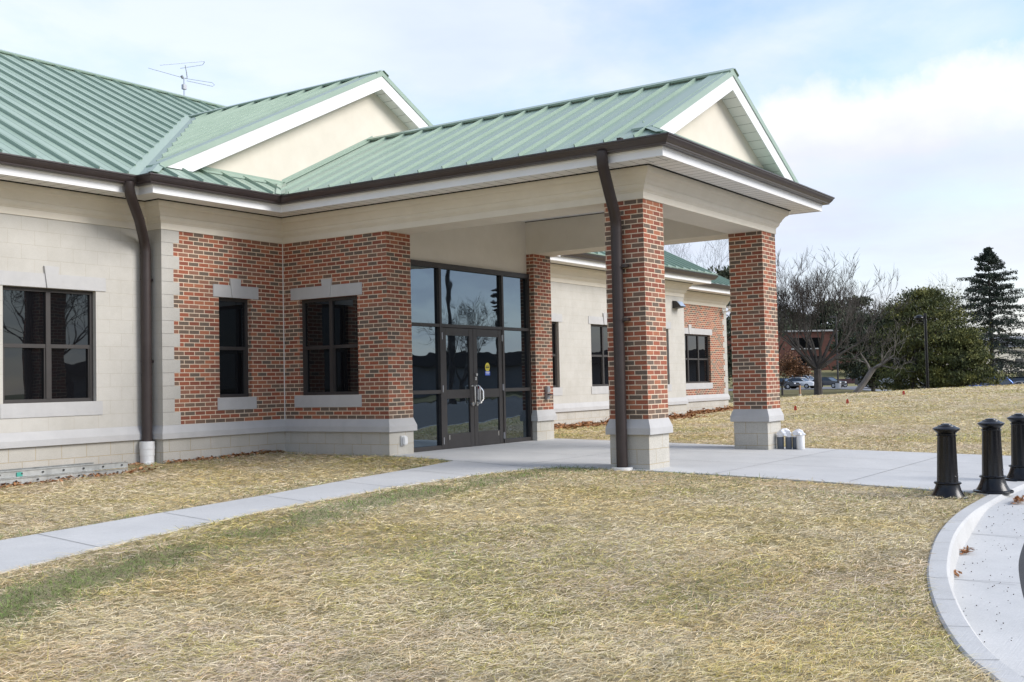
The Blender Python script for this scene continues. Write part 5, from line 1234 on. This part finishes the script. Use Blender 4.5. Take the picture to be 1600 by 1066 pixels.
    me = bpy.data.meshes.new('lawn_straw'); me.vertices.add(5*n); me.vertices.foreach_set('co', V_.astype(np.float32).ravel())
    b = (np.arange(n)*5)[:, None]; loops = np.concatenate([b+np.array([0, 1, 2, 3]), b+np.array([3, 2, 4])], 1).ravel()
    me.loops.add(7*n); me.loops.foreach_set('vertex_index', loops.astype(np.int32))
    ls = (np.arange(n)*7)[:, None]+np.array([0, 4]); lt = np.tile([4, 3], (n, 1))
    me.polygons.add(2*n); me.polygons.foreach_set('loop_start', ls.ravel().astype(np.int32)); me.polygons.foreach_set('loop_total', lt.ravel().astype(np.int32))
    me.update(calc_edges=True)
    at = me.color_attributes.new('tint', 'FLOAT_COLOR', 'POINT'); c4 = np.repeat(np.concatenate([col, np.ones((n, 1))], 1), 5, 0); at.data.foreach_set('color', c4.astype(np.float32).ravel())
    m, nt, p = mat('straw', (.5, .4, .2), .7, spec=.3); a_ = N(nt, 'ShaderNodeVertexColor', layer_name='tint'); nt.links.new(a_.outputs[0], p.inputs['Base Color'])
    me.materials.append(m); o = bpy.data.objects.new('grass', me); COL.objects.link(o)
    set_props(o, 'dormant straw coloured lawn with green tufts along the path', 'grass', kind='stuff')
straw(800000)
# dry leaves blown against the walls, the ladder and the kerb
def leaves(spots, label, sz=.05):
    mb = MB(); rr = random.Random(len(label))
    for (x0, y0_, x1, y1_, wd, n, h) in spots:
        for i in range(n):
            f = rr.random(); off_ = abs(rr.gauss(0, wd)); x = x0+(x1-x0)*f+rr.gauss(0, .03); nx, ny = (y1_-y0_), -(x1-x0); l_ = math.hypot(nx, ny) or 1
            x += nx/l_*off_; y = y0_+(y1_-y0_)*f+ny/l_*off_; z = terrain(x, y)+rr.uniform(.012, .02+h*math.exp(-off_/max(wd, .01)))*(.6+.8*noise.noise(Vector((x*1.7, y*1.7, 3))))
            z = max(z, terrain(x, y)+.012)
            if y < kerb_y(x): z = road_z(x, y)+rr.uniform(.01, .01+h)
            a = rr.uniform(0, 6.28); t1 = Vector((math.cos(a), math.sin(a), rr.uniform(-.5, .5)))*sz*rr.uniform(.6, 1.2); t2 = Vector((-math.sin(a), math.cos(a), rr.uniform(-.5, .5)))*sz*.6*rr.uniform(.6, 1.1); c = Vector((x, y, z)); up = Vector((0, 0, sz*.25))
            mb.add([c-t1, c-t2*.9+up*.3, c+t1+up, c+t2*.9+up*.3, c], [(0, 1, 4), (1, 2, 4), (2, 3, 4), (3, 0, 4)])
    o = mb.build('dry_leaves', foliage_mat('dry_leaf', [(.20, .085, .035), (.32, .15, .065), (.40, .23, .12)], 9), recalc=False); set_props(o, label, 'leaves', kind='stuff')
leaves([(-7.5, SY-.03, -BW-.15, SY-.03, .10, 420, .09), (-BW, -.04, -.1, -.04, .07, 260, .06)], 'dry brown leaves gathered at the foot of the left wall')
leaves([(-7.5, -.58, -3.2, -.58, .07, 420, .07)], 'dry red brown leaves caught along the ladder', .045)
leaves([(8.6, WY1-.05, 16.9, WY1-.05, .38, 1500, .16), (WX1, WY2-.05, 23, WY2-.05, .45, 1100, .18)], 'dry brown leaves heaped along the foot of the wing', .07)
leaves([(-1.05, -11.80, -.75, -11.78, .05, 60, .04), (-3.55, -11.83, -3.35, -11.80, .03, 26, .02), (-4.55, -11.98, -4.45, -11.96, .02, 8, .02)], 'small clumps of dry leaves in the gutter by the kerb', .035)
# grit on the gutter pan
mb = MB(); rr = random.Random(4)
for i in range(110):
    f = rr.uniform(-6.5, -1.2); y = kerb_y(f)-rr.uniform(.2, .6); z = road_z(f, y)+.002; s_ = rr.uniform(.0015, .004); mb.box(f-s_, f+s_, y-s_, y+s_, z-.002, z+s_)
set_props(mb.build('grit', mat('grit', (.06, .045, .035), .9)[0]), 'dark specks of grit scattered on the concrete gutter', 'grit', kind='stuff')
